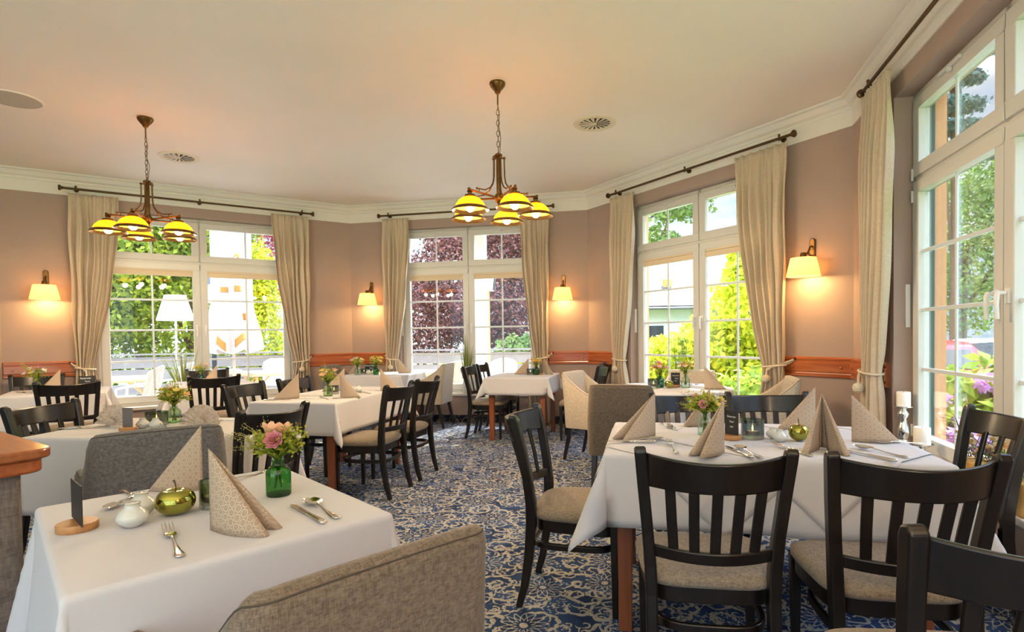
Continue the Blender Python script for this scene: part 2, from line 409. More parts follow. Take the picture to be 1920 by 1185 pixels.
# ---- carpet: navy with cream scrolls, rosettes and dots
def carpet_mat(name, dark, mid, cream):
    m, nt, b = new_mat(name); setp(b, dark, .95, spec=.1)
    tcn = N(nt, 'ShaderNodeTexCoord'); P = tcn.outputs['Object']
    wz = N(nt, 'ShaderNodeTexNoise', Scale=5.0, Detail=2.0); L(nt, P, wz.inputs['Vector'])
    dv = nt.nodes.new('ShaderNodeVectorMath'); dv.operation = 'MULTIPLY_ADD'
    L(nt, wz.outputs['Color'], dv.inputs[0]); dv.inputs[1].default_value = (.05, .05, 0); L(nt, P, dv.inputs[2])
    PW = dv.outputs[0]
    def cell(scale, rnd, src):
        vo = N(nt, 'ShaderNodeTexVoronoi', Scale=scale, Randomness=rnd, voronoi_dimensions='2D'); L(nt, src, vo.inputs['Vector'])
        sv = nt.nodes.new('ShaderNodeVectorMath'); sv.operation = 'SUBTRACT'; L(nt, src, sv.inputs[0]); L(nt, vo.outputs['Position'], sv.inputs[1])
        s2 = N(nt, 'ShaderNodeSeparateXYZ'); L(nt, sv.outputs[0], s2.inputs[0])
        an = MATH(nt, 'ARCTAN2', s2.outputs[1], s2.outputs[0])
        ln = nt.nodes.new('ShaderNodeVectorMath'); ln.operation = 'LENGTH'; L(nt, sv.outputs[0], ln.inputs[0])
        rd = MATH(nt, 'MULTIPLY', ln.outputs['Value'], scale)
        sc2 = N(nt, 'ShaderNodeSeparateColor'); L(nt, vo.outputs['Color'], sc2.inputs[0])
        return an, rd, sc2.outputs[0]
    # medallions: a ring of petals round a dotted heart
    an, rd, rnd = cell(2.6, .45, PW)
    pet = MATH(nt, 'SINE', MATH(nt, 'ADD', MATH(nt, 'MULTIPLY', an, 14), MATH(nt, 'MULTIPLY', rnd, 6)))
    edge = MATH(nt, 'ADD', .215, MATH(nt, 'MULTIPLY', pet, .045))
    ring = MATH(nt, 'LESS_THAN', MATH(nt, 'ABSOLUTE', MATH(nt, 'SUBTRACT', rd, edge)), .017)
    ring2 = MATH(nt, 'LESS_THAN', MATH(nt, 'ABSOLUTE', MATH(nt, 'SUBTRACT', rd, MATH(nt, 'ADD', .125, MATH(nt, 'MULTIPLY', pet, -.03)))), .016)
    heart = MATH(nt, 'LESS_THAN', rd, .05)
    inmed = MATH(nt, 'LESS_THAN', rd, .27)
    ros = MATH(nt, 'MAXIMUM', MATH(nt, 'MAXIMUM', ring, ring2), heart)
    # acanthus scrolls: leafy spirals
    def scroll(scale, turns, half, teeth, hi, off):
        sh = nt.nodes.new('ShaderNodeVectorMath'); sh.operation = 'ADD'; L(nt, PW, sh.inputs[0]); sh.inputs[1].default_value = off
        a2, r2, rr = cell(scale, .85, sh.outputs[0])
        sg = MATH(nt, 'SUBTRACT', MATH(nt, 'MULTIPLY', MATH(nt, 'GREATER_THAN', rr, .5), 2), 1)
        ph = MATH(nt, 'ADD', MATH(nt, 'MULTIPLY', a2, sg), MATH(nt, 'ADD', MATH(nt, 'MULTIPLY', r2, turns), MATH(nt, 'MULTIPLY', rr, 6)))
        sp = MATH(nt, 'SINE', ph)
        tooth = MATH(nt, 'SINE', MATH(nt, 'ADD', MATH(nt, 'MULTIPLY', a2, teeth), MATH(nt, 'MULTIPLY', r2, 30)))
        g = MATH(nt, 'GREATER_THAN', MATH(nt, 'ADD', sp, MATH(nt, 'MULTIPLY', tooth, .22)), half)
        return MATH(nt, 'MULTIPLY', g, MATH(nt, 'MULTIPLY', MATH(nt, 'LESS_THAN', r2, hi), MATH(nt, 'GREATER_THAN', r2, .05)))
    s1 = scroll(4.6, 16, .74, 9, .62, (0, 0, 0))
    s2_ = MATH(nt, 'MAXIMUM', scroll(7.5, 13, .72, 7, .52, (.37, .71, 0)), scroll(12.5, 12, .72, 5, .50, (.83, .22, 0)))
    dots = N(nt, 'ShaderNodeTexVoronoi', Scale=42.0, voronoi_dimensions='2D'); L(nt, P, dots.inputs['Vector'])
    dm = N(nt, 'ShaderNodeTexNoise', Scale=6.0); L(nt, P, dm.inputs['Vector'])
    dt = MATH(nt, 'MULTIPLY', MATH(nt, 'LESS_THAN', dots.outputs['Distance'], .20), MATH(nt, 'GREATER_THAN', dm.outputs[0], .55))
    allm = MATH(nt, 'MAXIMUM', MATH(nt, 'MAXIMUM', s1, s2_), dt)
    allm = MATH(nt, 'MAXIMUM', MATH(nt, 'MULTIPLY', allm, MATH(nt, 'SUBTRACT', 1, inmed)), ros)
    # wear and pile
    pn = N(nt, 'ShaderNodeTexNoise', Scale=260.0, Detail=2.0); L(nt, P, pn.inputs['Vector'])
    wn2 = N(nt, 'ShaderNodeTexNoise', Scale=38.0, Detail=3.0); L(nt, P, wn2.inputs['Vector'])
    fac = MATH(nt, 'MULTIPLY', allm, MATH(nt, 'ADD', .30, MATH(nt, 'MULTIPLY', wn2.outputs[0], .95)), clamp=True)
    base = MIXC(nt, RAMP(nt, dm.outputs[0], [(.35, 0.0), (.65, 1.0)]), dark, mid)
    col = MIXC(nt, fac, base, cream)
    col = MIXC(nt, MATH(nt, 'MULTIPLY', pn.outputs[0], .45), col, dark)
    L(nt, col, b.inputs['Base Color']); BUMP(nt, b, pn.outputs[0], .35, .004)
    return m
M['carpet'] = carpet_mat('damask_carpet', (.020, .035, .085), (.035, .085, .21), (.58, .54, .44))
M['carpet_edge'] = carpet_mat('carpet_skirting', (.012, .016, .03), (.015, .025, .05), (.26, .21, .14))

# ---- glass
def pane_mat(name, tint=(.96, .985, .98), refl=.09):
    m = bpy.data.materials.new(name); m.use_nodes = True; nt = m.node_tree; nt.nodes.clear()
    o = nt.nodes.new('ShaderNodeOutputMaterial'); t = nt.nodes.new('ShaderNodeBsdfTransparent'); t.inputs[0].default_value = (*tint, 1)
    g = nt.nodes.new('ShaderNodeBsdfGlossy'); g.inputs['Roughness'].default_value = .01
    lw = nt.nodes.new('ShaderNodeLayerWeight'); lw.inputs[0].default_value = .25
    mx = nt.nodes.new('ShaderNodeMixShader')
    L(nt, MATH(nt, 'MULTIPLY_ADD', lw.outputs['Fresnel'], .5, refl * .25), mx.inputs[0])
    L(nt, t.outputs[0], mx.inputs[1]); L(nt, g.outputs[0], mx.inputs[2]); L(nt, mx.outputs[0], o.inputs[0])
    return m
M['pane'] = pane_mat('window_pane')
M['vase_green'] = pane_mat('green_glass', (.16, .52, .14), .25)
M['vase_clear'] = pane_mat('pale_green_glass', (.80, .92, .82), .3)
M['vase_teal'] = pane_mat('teal_glass', (.25, .60, .48), .3)
M['vase_mid'] = pane_mat('light_green_glass', (.68, .84, .60), .3)
M['smoke'] = pane_mat('smoked_blue_glass', (.56, .64, .67), .4)
M['smoke_green'] = pane_mat('smoked_green_glass', (.48, .55, .46), .4)
M['glass_base'] = pane_mat('thick_clear_glass', (.75, .78, .78), .8)

# ---- light givers
def glow(name, color, strength, base=(.8, .8, .7), trans=0):
    m, nt, b = new_mat(name); setp(b, base, .6)
    b.inputs['Emission Color'].default_value = (*color, 1); b.inputs['Emission Strength'].default_value = strength
    return m
M['flame'] = glow('candle_flame', (1, .55, .12), 6)
M['bulb'] = glow('lamp_bulb', (1, .78, .42), 14)
def shade_mat(name, c, em, es):
    m, nt, b = new_mat(name); setp(b, c, .75, spec=.2)
    b.inputs['Emission Color'].default_value = (*em, 1); b.inputs['Emission Strength'].default_value = es
    o = nt.nodes['Material Output']; t = N(nt, 'ShaderNodeBsdfTranslucent'); t.inputs[0].default_value = (*c, 1)
    mx = nt.nodes.new('ShaderNodeMixShader'); mx.inputs[0].default_value = .55
    L(nt, b.outputs[0], mx.inputs[1]); L(nt, t.outputs[0], mx.inputs[2]); L(nt, mx.outputs[0], o.inputs[0])
    return m
M['sconce_shade'] = shade_mat('lit_cream_shade', (.85, .66, .36), (1, .60, .20), .55)
M['amber'] = shade_mat('lit_amber_glass', (.95, .58, .04), (1, .50, .015), .75)
M['lamp_white'] = plain('white_lampshade', (.85, .83, .80), .7)

# ---- plants
def leaf_mat(name, c1, c2, tr=.45, rough=.55):
    m, nt, b = new_mat(name); setp(b, c1, rough, spec=.3)
    gi = N(nt, 'ShaderNodeNewGeometry'); r = gi.outputs['Random Per Island']
    c = RAMP(nt, r, [(0, c1), (1, c2)])
    L(nt, c, b.inputs['Base Color'])
    o = nt.nodes['Material Output']; t = N(nt, 'ShaderNodeBsdfTranslucent'); L(nt, c, t.inputs[0])
    mx = nt.nodes.new('ShaderNodeMixShader'); mx.inputs[0].default_value = tr
    L(nt, b.outputs[0], mx.inputs[1]); L(nt, t.outputs[0], mx.inputs[2]); L(nt, mx.outputs[0], o.inputs[0])
    return m
M['leaf_conifer'] = leaf_mat('conifer_leaf', (.12, .20, .02), (.46, .52, .04))
M['leaf_thuja'] = leaf_mat('golden_thuja_leaf', (.42, .50, .02), (.75, .72, .05))
M['leaf_beech'] = leaf_mat('copper_beech_leaf', (.09, .028, .03), (.36, .16, .13), .35)
M['leaf_pink'] = leaf_mat('red_maple_leaf', (.38, .05, .10), (.70, .22, .26), .4)
M['leaf_maple'] = leaf_mat('bright_maple_leaf', (.38, .52, .02), (.80, .80, .06))
M['leaf_tree'] = leaf_mat('tree_leaf', (.14, .26, .06), (.40, .50, .14))
M['leaf_blue'] = leaf_mat('blue_spruce_needle', (.07, .13, .10), (.18, .27, .22), .25)
M['leaf_rhodo'] = leaf_mat('rhododendron_leaf', (.16, .30, .03), (.55, .62, .08))
M['bloom_rhodo'] = leaf_mat('rhododendron_bloom', (.55, .25, .62), (.78, .50, .80), .4)
M['leaf_bouquet'] = leaf_mat('bouquet_leaf', (.13, .22, .02), (.42, .50, .05))
M['filler'] = leaf_mat('lime_filler', (.30, .36, .03), (.60, .60, .10))
M['stem'] = leaf_mat('green_stem', (.06, .12, .015), (.14, .22, .03), .2)
M['straw'] = leaf_mat('straw_grass', (.30, .30, .06), (.60, .54, .22), .3)
M['reed'] = leaf_mat('reed_grass', (.10, .17, .03), (.26, .36, .07), .3)
M['fl_pink'] = leaf_mat('pink_petal', (.80, .30, .38), (.90, .50, .55), .3)
M['fl_peach'] = leaf_mat('peach_petal', (.85, .45, .26), (.92, .62, .42), .3)
M['fl_yellow'] = leaf_mat('yellow_petal', (.80, .56, .06), (.90, .74, .22), .3)
M['fl_white'] = leaf_mat('white_petal', (.82, .78, .66), (.88, .85, .78), .3)
M['fl_orange'] = leaf_mat('orange_petal', (.75, .33, .10), (.86, .50, .22), .3)
def roof_mat():
    m, nt, b = new_mat('grey_roof_tiles'); setp(b, (.2, .21, .24), .6)
    v = OBJC(nt); s = N(nt, 'ShaderNodeSeparateXYZ'); L(nt, v, s.inputs[0])
    t = MATH(nt, 'FRACT', MATH(nt, 'MULTIPLY', s.outputs[2], 4.2))
    u = MATH(nt, 'FRACT', MATH(nt, 'MULTIPLY', s.outputs[0], 3.2))
    f = MATH(nt, 'MULTIPLY', MATH(nt, 'GREATER_THAN', t, .25), MATH(nt, 'GREATER_THAN', u, .12))
    L(nt, MIXC(nt, f, (.008, .009, .011), (.040, .042, .050)), b.inputs['Base Color'])
    return m
M['roof'] = roof_mat()

# ================================================================ ROOM SHELL
TH = .32
OPEN = {0: (-3.10, -.83), 1: (.78, 2.87), 2: (.85, 2.88), 3: (.88, 3.13)}
Z0, Z1 = .42, 2.86
LEN = {0: (-3.96, 0), 1: (0, 3.5953), 2: (0, 3.6175), 3: (0, 3.75)}
def local(w): return WB[w], R(ANG[w])
def place(o, w): o.location = WB[w]; o.rotation_euler = (0, 0, R(ANG[w])); return o
SIDE = ['left', 'center', 'right', 'far_right']
hf = math.tan(R(22.9))
def wall_piece(mb, s0, s1, z0, z1, m0, m1):
    # block from n=0 to n=TH, mitred at room corners (m0/m1: growth per depth at the ends)
    a = [(s0, 0), (s1, 0), (s1 + m1 * TH, TH), (s0 - m0 * TH, TH)]
    mb.prism(a, z0, z1)
for w in range(4):
    s0, s1 = LEN[w]; o0, o1 = OPEN[w]
    mi, mo = MB(), None
    # inner leaf (painted) and outer leaf (orange render) meet at the window plane
    for part, n0, n1, mat_, nm in ((0, 0, .16, M['wall'], 'wall_' + SIDE[w]), (1, .16, TH, M['facade'], 'wall_facade_' + SIDE[w])):
        mb = MB()
        def blk(a0, a1, z0, z1, g0, g1):
            mb.prism([(a0 - g0 * n0, n0), (a1 + g1 * n0, n0), (a1 + g1 * n1, n1), (a0 - g0 * n1, n1)], z0, z1)
        zt = CEIL + .25
        blk(s0, o0, -.35, zt, hf, 0); blk(o1, s1, -.35, zt, 0, hf if w < 3 else 0)
        blk(o0, o1, -.35, Z0, 0, 0); blk(o0, o1, Z1, zt, 0, 0)
        struct(place(mb.build(nm, mat_, smooth=False), w))
    # white frieze band with stepped cornice
    mb = MB()
    prof = [(.0, 2.985), (-.012, 2.985), (-.012, 3.12), (-.022, 3.125), (-.022, 3.15), (-.05, 3.165), (-.075, 3.205), (-.105, 3.215), (-.105, CEIL), (0, CEIL)]
    vs = []; k = len(prof)
    for e in (0, 1):
        for n, z in prof:
            a = (s0 - n * hf * -1) if e == 0 else (s1 + n * hf)
            if e == 0: a = s0 - n * hf
            vs.append((a, n, z))
    fs = [(i, (i + 1) % k, k + (i + 1) % k, k + i) for i in range(k)] + [tuple(range(k)), tuple(range(k, 2 * k))[::-1]]
    mb.add(vs, fs)
    struct(place(mb.build('trim_cornice_' + SIDE[w], M['trim'], smooth=False), w))
    # carpet skirting
    mb = MB(); mb.prism([(s0 + .02 * hf, -.015), (s1 - .02 * hf, -.015), (s1, 0), (s0, 0)], 0, .1)
    struct(place(mb.build('baseboard_' + SIDE[w], M['carpet_edge'], smooth=False), w))
# unseen continuation of the room: left wall, right wall
lw = unit(ANG[0] + 45)
LE = P0 - lw * 9.5
def slab(name, a, b, m, n_out, th=.3, z0=-.35, z1=CEIL + .25):
    mb = MB(); a = Vector(a); b = Vector(b); n = Vector(n_out)
    q = [a, b, b + n * th, a + n * th]
    mb.prism([(p.x, p.y) for p in q], z0, z1); return struct(mb.build(name, m, smooth=False))
slab('wall_side_left', P0, LE, M['wall'], Vector((-lw.y, lw.x, 0)))
mb = MB(); prof_a = P0; 
c_ = MB(); nn = Vector((lw.y, -lw.x, 0))
q = [P0, LE, LE + nn * .03, P0 + nn * .03]; c_.prism([(p.x, p.y) for p in q], 2.985, CEIL)
struct(c_.build('trim_cornice_side_left', M['trim'], smooth=False))
P5 = Vector((P4.x, -3.2, 0))
slab('wall_side_right', P4, P5, M['wall'], Vector((1, 0, 0)))
def poly(name, pts, z0, z1, m):
    mb = MB(); mb.prism([(p.x, p.y) for p in pts], z0, z1); return struct(mb.build(name, m, smooth=False))
ex = lambda p, d=.30: Vector((p.x, p.y, 0)) + (Vector((p.x, p.y, 0)) - Vector((-1.5, 3, 0))).normalized() * d
ring = [ex(p) for p in (LE, P0, P1, P2, P3, P4, P5)]
poly('floor', ring, -.06, 0, M['carpet'])
poly('ceiling', ring, CEIL, CEIL + .2, M['ceiling'])

# dado rails (moulded cherry boards)
def rail(w, a0, a1, name, end0=False, end1=False):
    pr = [(0, .842), (-.018, .842), (-.030, .850), (-.030, .868), (-.022, .874), (-.020, .884), (-.034, .892), (-.034, .975), (-.020, .985), (-.020, .994), (-.030, 1.0), (-.030, 1.012), (-.016, 1.024), (0, 1.024)]
    mb = MB(); k = len(pr); vs = []
    for e, a in ((0, a0), (1, a1)):
        for n, z in pr:
            g = 0
            if e == 0 and abs(a - LEN[w][0]) < .01: g = -n * hf
            if e == 1 and abs(a - LEN[w][1]) < .01: g = n * hf
            vs.append((a + g, n, z))
    mb.add(vs, [(i, (i + 1) % k, k + (i + 1) % k, k + i) for i in range(k)] + [tuple(range(k)), tuple(range(k, 2 * k))[::-1]])
    o = struct(place(mb.build('trim_rail_' + name, M['rail'], smooth=False), w))
    for a in (a0 + .09, a1 - .09):
        kb = MB(); kb.lathe([(0, .016), (.006, .015), (.011, .010), (.012, .0)], 12, (a, -.033, .933), Matrix.Rotation(R(90), 3, 'X'))
        kb.build('peg', M['rail'], o)
rail(0, -3.96, -3.17, 'left_outer'); rail(0, -.74, 0, 'left_inner')
rail(1, 0, .70, 'center_left'); rail(1, 2.95, 3.5953, 'center_right')
rail(2, 0, .70, 'right_far'); rail(2, 2.99, 3.6175, 'right_near'); rail(3, 0, .80, 'far_right')

# ================================================================ WINDOWS
def window(w, idx):
    a0, a1 = OPEN[w]; mid = (a0 + a1) / 2 if w not in (3,) else 2.005
    if w == 0: mid = -1.985
    if w == 1: mid = 1.825
    root = thing('window_%d' % idx, None, None, WB[w], R(ANG[w])); struct(root)
    yf, yb = .12, .19
    f = MB(); yc = (yf + yb) / 2; dy = yb - yf
    e = .055
    f.box(((a0 + a1) / 2, yc, Z0 + e / 2), (a1 - a0, dy, e)); f.box(((a0 + a1) / 2, yc, Z1 - e / 2), (a1 - a0, dy, e))
    f.box((a0 + e / 2, yc, (Z0 + Z1) / 2), (e, dy, Z1 - Z0)); f.box((a1 - e / 2, yc, (Z0 + Z1) / 2), (e, dy, Z1 - Z0))
    ZT = 2.275
    f.box(((a0 + a1) / 2, yc, ZT), (a1 - a0, dy, .05)); f.box((mid, yc, (ZT + Z1) / 2), (.05, dy, Z1 - ZT))
    f.build('frame', M['upvc'], root, bevel=.004)
    for s, (x0, x1) in enumerate(((a0 + e - .012, mid - .006), (mid + .006, a1 - e + .012))):
        for lo, (z0, z1) in enumerate(((Z0 + e - .012, ZT - .014), (ZT + .014, Z1 - e + .012))):
            sr = bpy.data.objects.new('sash', None); COL.objects.link(sr); sr.parent = root; sr.empty_display_size = .1
            m = MB(); t = .082; fy0, fy1 = yf - .018, yf + .05
            cy, dd = (fy0 + fy1) / 2, fy1 - fy0
            m.box(((x0 + x1) / 2, cy, z0 + t / 2), (x1 - x0, dd, t)); m.box(((x0 + x1) / 2, cy, z1 - t / 2), (x1 - x0, dd, t))
            m.box((x0 + t / 2, cy, (z0 + z1) / 2), (t, dd, z1 - z0 - 2 * t)); m.box((x1 - t / 2, cy, (z0 + z1) / 2), (t, dd, z1 - z0 - 2 * t))
            m.build('sash_frame', M['upvc'], sr, bevel=.005)
            g0, g1, h0, h1 = x0 + t, x1 - t, z0 + t, z1 - t
            gl = MB(); gl.box(((g0 + g1) / 2, yf + .02, (h0 + h1) / 2), (g1 - g0 + .01, .004, h1 - h0 + .01))
            gl.build('glass_pane', M['pane'], sr, smooth=False)
            b = MB(); xm = (g0 + g1) / 2
            b.box((xm, yf + .012, (h0 + h1) / 2), (.022, .012, h1 - h0))
            if lo == 0:
                for z in (.988, 1.387, 1.78): b.box(((g0 + g1) / 2, yf + .0125, z), (g1 - g0, .0125, .024))
            b.build('glazing_bars', M['muntin'], sr, bevel=.003)
            if lo == 0 and w != 3:
                bl = MB(); bl.box((xm, yf + .002, h1 - .012), (g1 - g0 + .02, .03, .022))
                for j in range(5): bl.box((xm, yf + .003, h1 - .03 - j * .009), (g1 - g0, .026 if j % 2 else .018, .009))
                bl.box((xm, yf + .002, h1 - .078), (g1 - g0 + .01, .024, .014))
                bl.build('pleated_blind', M['blind'], sr, smooth=False)
            if lo == 0:
                hx = x1 - .042 if s == 0 else x0 + .042
                h = MB(); h.box((hx, fy0 - .006, 1.415), (.03, .012, .075)); h.tube([(hx, fy0 - .012, 1.43), (hx, fy0 - .04, 1.43)], .009, 10)
                h.tube([(hx, fy0 - .042, 1.438), (hx, fy0 - .05, 1.42), (hx, fy0 - .052, 1.37), (hx, fy0 - .048, 1.30)], [.012, .012, .0105, .010], 10, up=(1, 0, 0))
                h.build('handle', M['handle'], sr)
            else:
                h = MB(); h.box((xm, fy0 - .012, z1 - .012), (.26, .022, .02)); h.box((xm + .0, fy0 - .012, z1 - .03), (.03, .02, .03))
                h.build('tilt_stay', M['upvc'], sr, bevel=.003)
            hg = MB()
            hgx = x0 + .004 if s == 0 else x1 - .004
            zz = [z0 + .1, z1 - .1] if lo == 0 else [z0 + .02]
            for z in zz: hg.tube([(hgx, fy0 - .006, z - .04), (hgx, fy0 - .006, z + .04)], .008, 8, up=(1, 0, 0))
            hg.build('hinge', M['upvc'], sr)
    # lever housing on the hinge-side jamb
    lv = MB(); lv.box((a0 + .004, .085, 1.42), (.02, .03, .30)); lv.build('vent_lever', M['handle'], root, bevel=.004)
    sb = MB(); sb.prism([(a0 - .04, -.05), (a1 + .04, -.05), (a1 + .04, 0.0), (a1, 0.0), (a1, .125), (a0, .125), (a0, 0.0), (a0 - .04, 0.0)], Z0 - .035, Z0 + .004)
    sb.build('window_sill', M['sill'], root, bevel=.006, smooth=False)
    gd = MB(); gd.box((a0 + .012, .215, (Z0 + Z1) / 2), (.024, .05, Z1 - Z0)); gd.build('shutter_guide', M['shutter'], root, smooth=False)
    os_ = MB(); os_.box(((a0 + a1) / 2, .28, Z0 - .01), (a1 - a0, .2, .03)); os_.build('outer_sill', M['sill'], root, smooth=False)
for w in range(4): window(w, w + 1)
# ================================================================ CURTAINS, RODS
def knot_ball(mb, c, r=.034):
    c = Vector(c)
    for k in range(3):
        for off in (-.5, 0, .5):
            pts = []
            rr = r * math.sqrt(1 - (off * .9) ** 2) * .8
            for j in range(14):
                a = 2 * PI * j / 14
                p = Vector((rr * math.cos(a), rr * math.sin(a), off * r * .9))
                if k == 1: p = Vector((p.z, p.x, p.y))
                if k == 2: p = Vector((p.y, p.z, p.x))
                pts.append(c + p)
            mb.tube(pts, r * .3, 6, closed=True, up=(.31, .53, .79))
def curtain(w, ao, ai, label, tie=.93, wm=.2, pleats=6, seed=0):
    s = 1 if ai > ao else -1
    wt = abs(ai - ao); rnd = random.Random(seed)
    ph = [rnd.uniform(-.5, .5) for _ in range(20)]
    root = thing('curtain', label, 'curtain', WB[w], R(ANG[w]), 'tied-back linen curtains')
    def fn(u, v):
        z = 3.0 - v * 2.985
        if z > tie:
            t = (3.0 - z) / (3.0 - tie); wd = wt + (wm - wt) * t ** 1.8; off = .035 * t ** 2
        else:
            t = (tie - z) / tie; wd = wm + (.30 - wm) * smooth01(t * 1.6); off = .035 - .02 * t
        pinch = math.exp(-((z - tie) / .10) ** 2)
        k = pleats
        uu = u + .018 * math.sin(2 * PI * u * 2 + ph[3] + z * .5)
        amp = (.016 if z > 2.93 else .016 + .022 * smooth01((2.93 - z) / .5)) * (1 - .35 * pinch)
        q = math.sin(2 * PI * k * uu + ph[1]) + .35 * math.sin(2 * PI * (k * 2 + 1) * uu + ph[2] + z * .6)
        if z > 2.93: q = math.sin(2 * PI * k * uu + ph[1]) + .6 * math.sin(4 * PI * k * uu)
        a = ao + s * (off + u * wd) + .006 * math.sin(7 * z + 9 * u + ph[5])
        return (a, -.095 - amp * q - .02 * pinch * (1 - (2 * u - 1) ** 2), z)
    mb = MB(); mb.grid(fn, 96, 64)
    mb.build('drape', M['curtain'], root, solid=.003, sharp=180)
    # twisted cord round the waist, hooked to the wall, with a monkey-fist knot
    tb = MB(); pts = []
    for j in range(28):
        a = 2 * PI * j / 28
        pts.append((ao + s * (.035 + wm / 2) + (wm / 2 + .012) * math.cos(a), -.095 + .07 * math.sin(a), tie + .012 * math.cos(a) * -s))
    tb.tube(pts, .0085, 7, closed=True)
    hk = (ao - s * .03, -.01, tie + .075)
    tb.tube([hk, (ao + s * .0, -.07, tie + .05), (ao + s * (.03 + wm * .45), -.155, tie - .01), (ao + s * (.03 + wm * .55), -.178, tie - .035)], .0085, 7)
    tb.tube([hk, (ao + s * .01, -.06, tie + .03), (ao + s * (.03 + wm * .4), -.16, tie - .005), (ao + s * (.03 + wm * .62), -.18, tie - .03)], .0085, 7)
    tb.tube([(ao + s * (.03 + wm * .58), -.18, tie - .02), (ao + s * (.03 + wm * .6), -.183, tie - .09)], .009, 7)
    cord = tb.build('tieback_cord', M['rope'], root)
    kb = MB(); knot_ball(kb, (ao + s * (.03 + wm * .6), -.185, tie - .115)); kb.build('knot', M['rope'], cord)
    hb = MB(); hb.tube([(hk[0], 0, hk[2]), (hk[0], -.03, hk[2])], .008, 8, up=(1, 0, 0)); hb.ball((hk[0], -.034, hk[2]), .013, 8)
    hb.build('hook', M['bronze'], root)
curtain(0, -3.33, -2.84, 'linen curtain left of the terrace window with the white closed parasol', wm=.17, seed=1)
curtain(0, -.63, -1.12, 'linen curtain right of the window that shows the closed parasol, beside the corner', wm=.2, seed=2)
curtain(1, .57, .99, 'linen curtain left of the middle window that looks onto the copper beech', wm=.17, seed=3, pleats=5)
curtain(1, 3.06, 2.65, 'linen curtain right of the middle window, partly behind the brass chandelier', wm=.2, seed=4, pleats=5)
curtain(2, .60, 1.03, 'linen curtain left of the window that shows the tiled house roof', wm=.2, seed=5, pleats=5)
curtain(2, 3.07, 2.52, 'wide linen curtain right of the house-view window, sun flecks on its folds', wm=.22, seed=6)
curtain(3, .56, 1.06, 'linen curtain beside the nearest window with the parked cars, knotted cord', wm=.26, seed=7, tie=.95)
def rod(w, a0, a1, label):
    root = thing('curtain_rod', label, 'curtain rod', WB[w], R(ANG[w]), 'bronze curtain rods')
    z, n = 3.05, -.095
    m = MB(); m.tube([(a0, n, z), (a1, n, z)], .013, 12); m.build('pole', M['bronze'], root)
    for a, s in ((a0, -1), (a1, 1)):
        f = MB(); Mx = Matrix.Rotation(R(90 * s), 3, 'Y')
        f.lathe([(.013, 0), (.018, .004), (.018, .018), (.030, .022), (.034, .034), (.030, .044), (0, .048)], 16, (a - .004 * s, n, z), Mx); f.build('finial', M['bronze'], root)
    for a in (a0 + .12, (a0 + a1) / 2, a1 - .12):
        b = MB(); b.tube([(a, 0, z), (a, n - .01, z)], .008, 8, up=(1, 0, 0)); b.lathe([(0, .026), (.022, .026), (.024, 0.012), (.024, .0)], 14, (a, -.012, z), Matrix.Rotation(R(90), 3, 'X'))
        b.tube([(a, n, z - .02), (a, n, z + .024)], .010, 8, up=(1, 0, 0)); b.ball((a, n, z + .03), .012, 8)
        b.build('bracket', M['bronze'], root)
    # small rings carry the curtain heading
rod(0, -3.37, -.59, 'bronze curtain rod above the terrace window behind the left chandelier')
rod(1, .545, 3.10, 'bronze curtain rod above the middle window, partly behind the right chandelier')
rod(2, .58, 3.11, 'bronze curtain rod above the window with the house view')
rod(3, .55, 3.4, 'bronze curtain rod running above the nearest window at upper right')

# ================================================================ WALL SCONCES
def sconce(w, a, label):
    root = thing('wall_sconce', label, 'wall lamp', WB[w], R(ANG[w]), 'lit wall sconces')
    p = MB(); pts = rrect(.05, .24, .024, 5); ext = [(x, z) for x, z in pts]
    vs = [(a + x, 0, 1.97 + z) for x, z in ext] + [(a + x, -.022, 1.97 + z) for x, z in ext]; k = len(ext)
    p.add(vs, [tuple(range(k)), tuple(range(k, 2 * k))[::-1]] + [(i, (i + 1) % k, k + (i + 1) % k, k + i) for i in range(k)])
    p.build('backplate', M['brass'], root, bevel=.006)
    m = MB(); m.tube([(a, -.02, 2.02), (a, -.05, 2.01), (a, -.075, 1.97), (a, -.10, 1.945), (a, -.15, 1.945)], .008, 8, up=(1, 0, 0)); m.tube([(a, -.02, 1.93), (a, -.09, 1.945)], .007, 8, up=(1, 0, 0))
    m.ball((a, -.085, 1.95), .014, 8); m.build('arm', M['brass'], root)
    c = MB(); c.lathe([(0, 1.955), (.022, 1.952), (.026, 1.935), (.03, 1.92), (.03, 1.905), (0, 1.905)], 16, (a, -.155, 0)); c.build('cap', M['brass'], root)
    s = MB(); s.lathe([(.104, 1.905), (.140, 1.742)], 40, (a, -.155, 0), cap=False)
    s.lathe([(.03, 1.90), (.104, 1.905)], 40, (a, -.155, 0), cap=False)
    s.build('lamp_shade', M['sconce_shade'], root, solid=.002)
    b = MB(); b.ball((a, -.155, 1.81), .03, 10, (1, 1, 1.3)); b.build('bulb', M['bulb'], root)
    for z, e in ((1.765, 3.6), (1.89, 1.4)):
        d = bpy.data.lights.new('sconce_light', 'POINT'); d.energy = e; d.color = (1, .62, .24); d.shadow_soft_size = .03
        l = bpy.data.objects.new('sconce_light', d); COL.objects.link(l); l.parent = root; l.location = (a, -.155, z)
sconce(0, -3.555, 'lit wall sconce with cream shade at far left, left of the terrace curtain')
sconce(1, .338, 'lit wall sconce left of the middle window, just right of the wall corner')
sconce(1, 3.251, 'lit wall sconce right of the middle window, behind the right chandelier')
sconce(2, 3.262, 'large lit wall sconce between the two right-hand curtains')

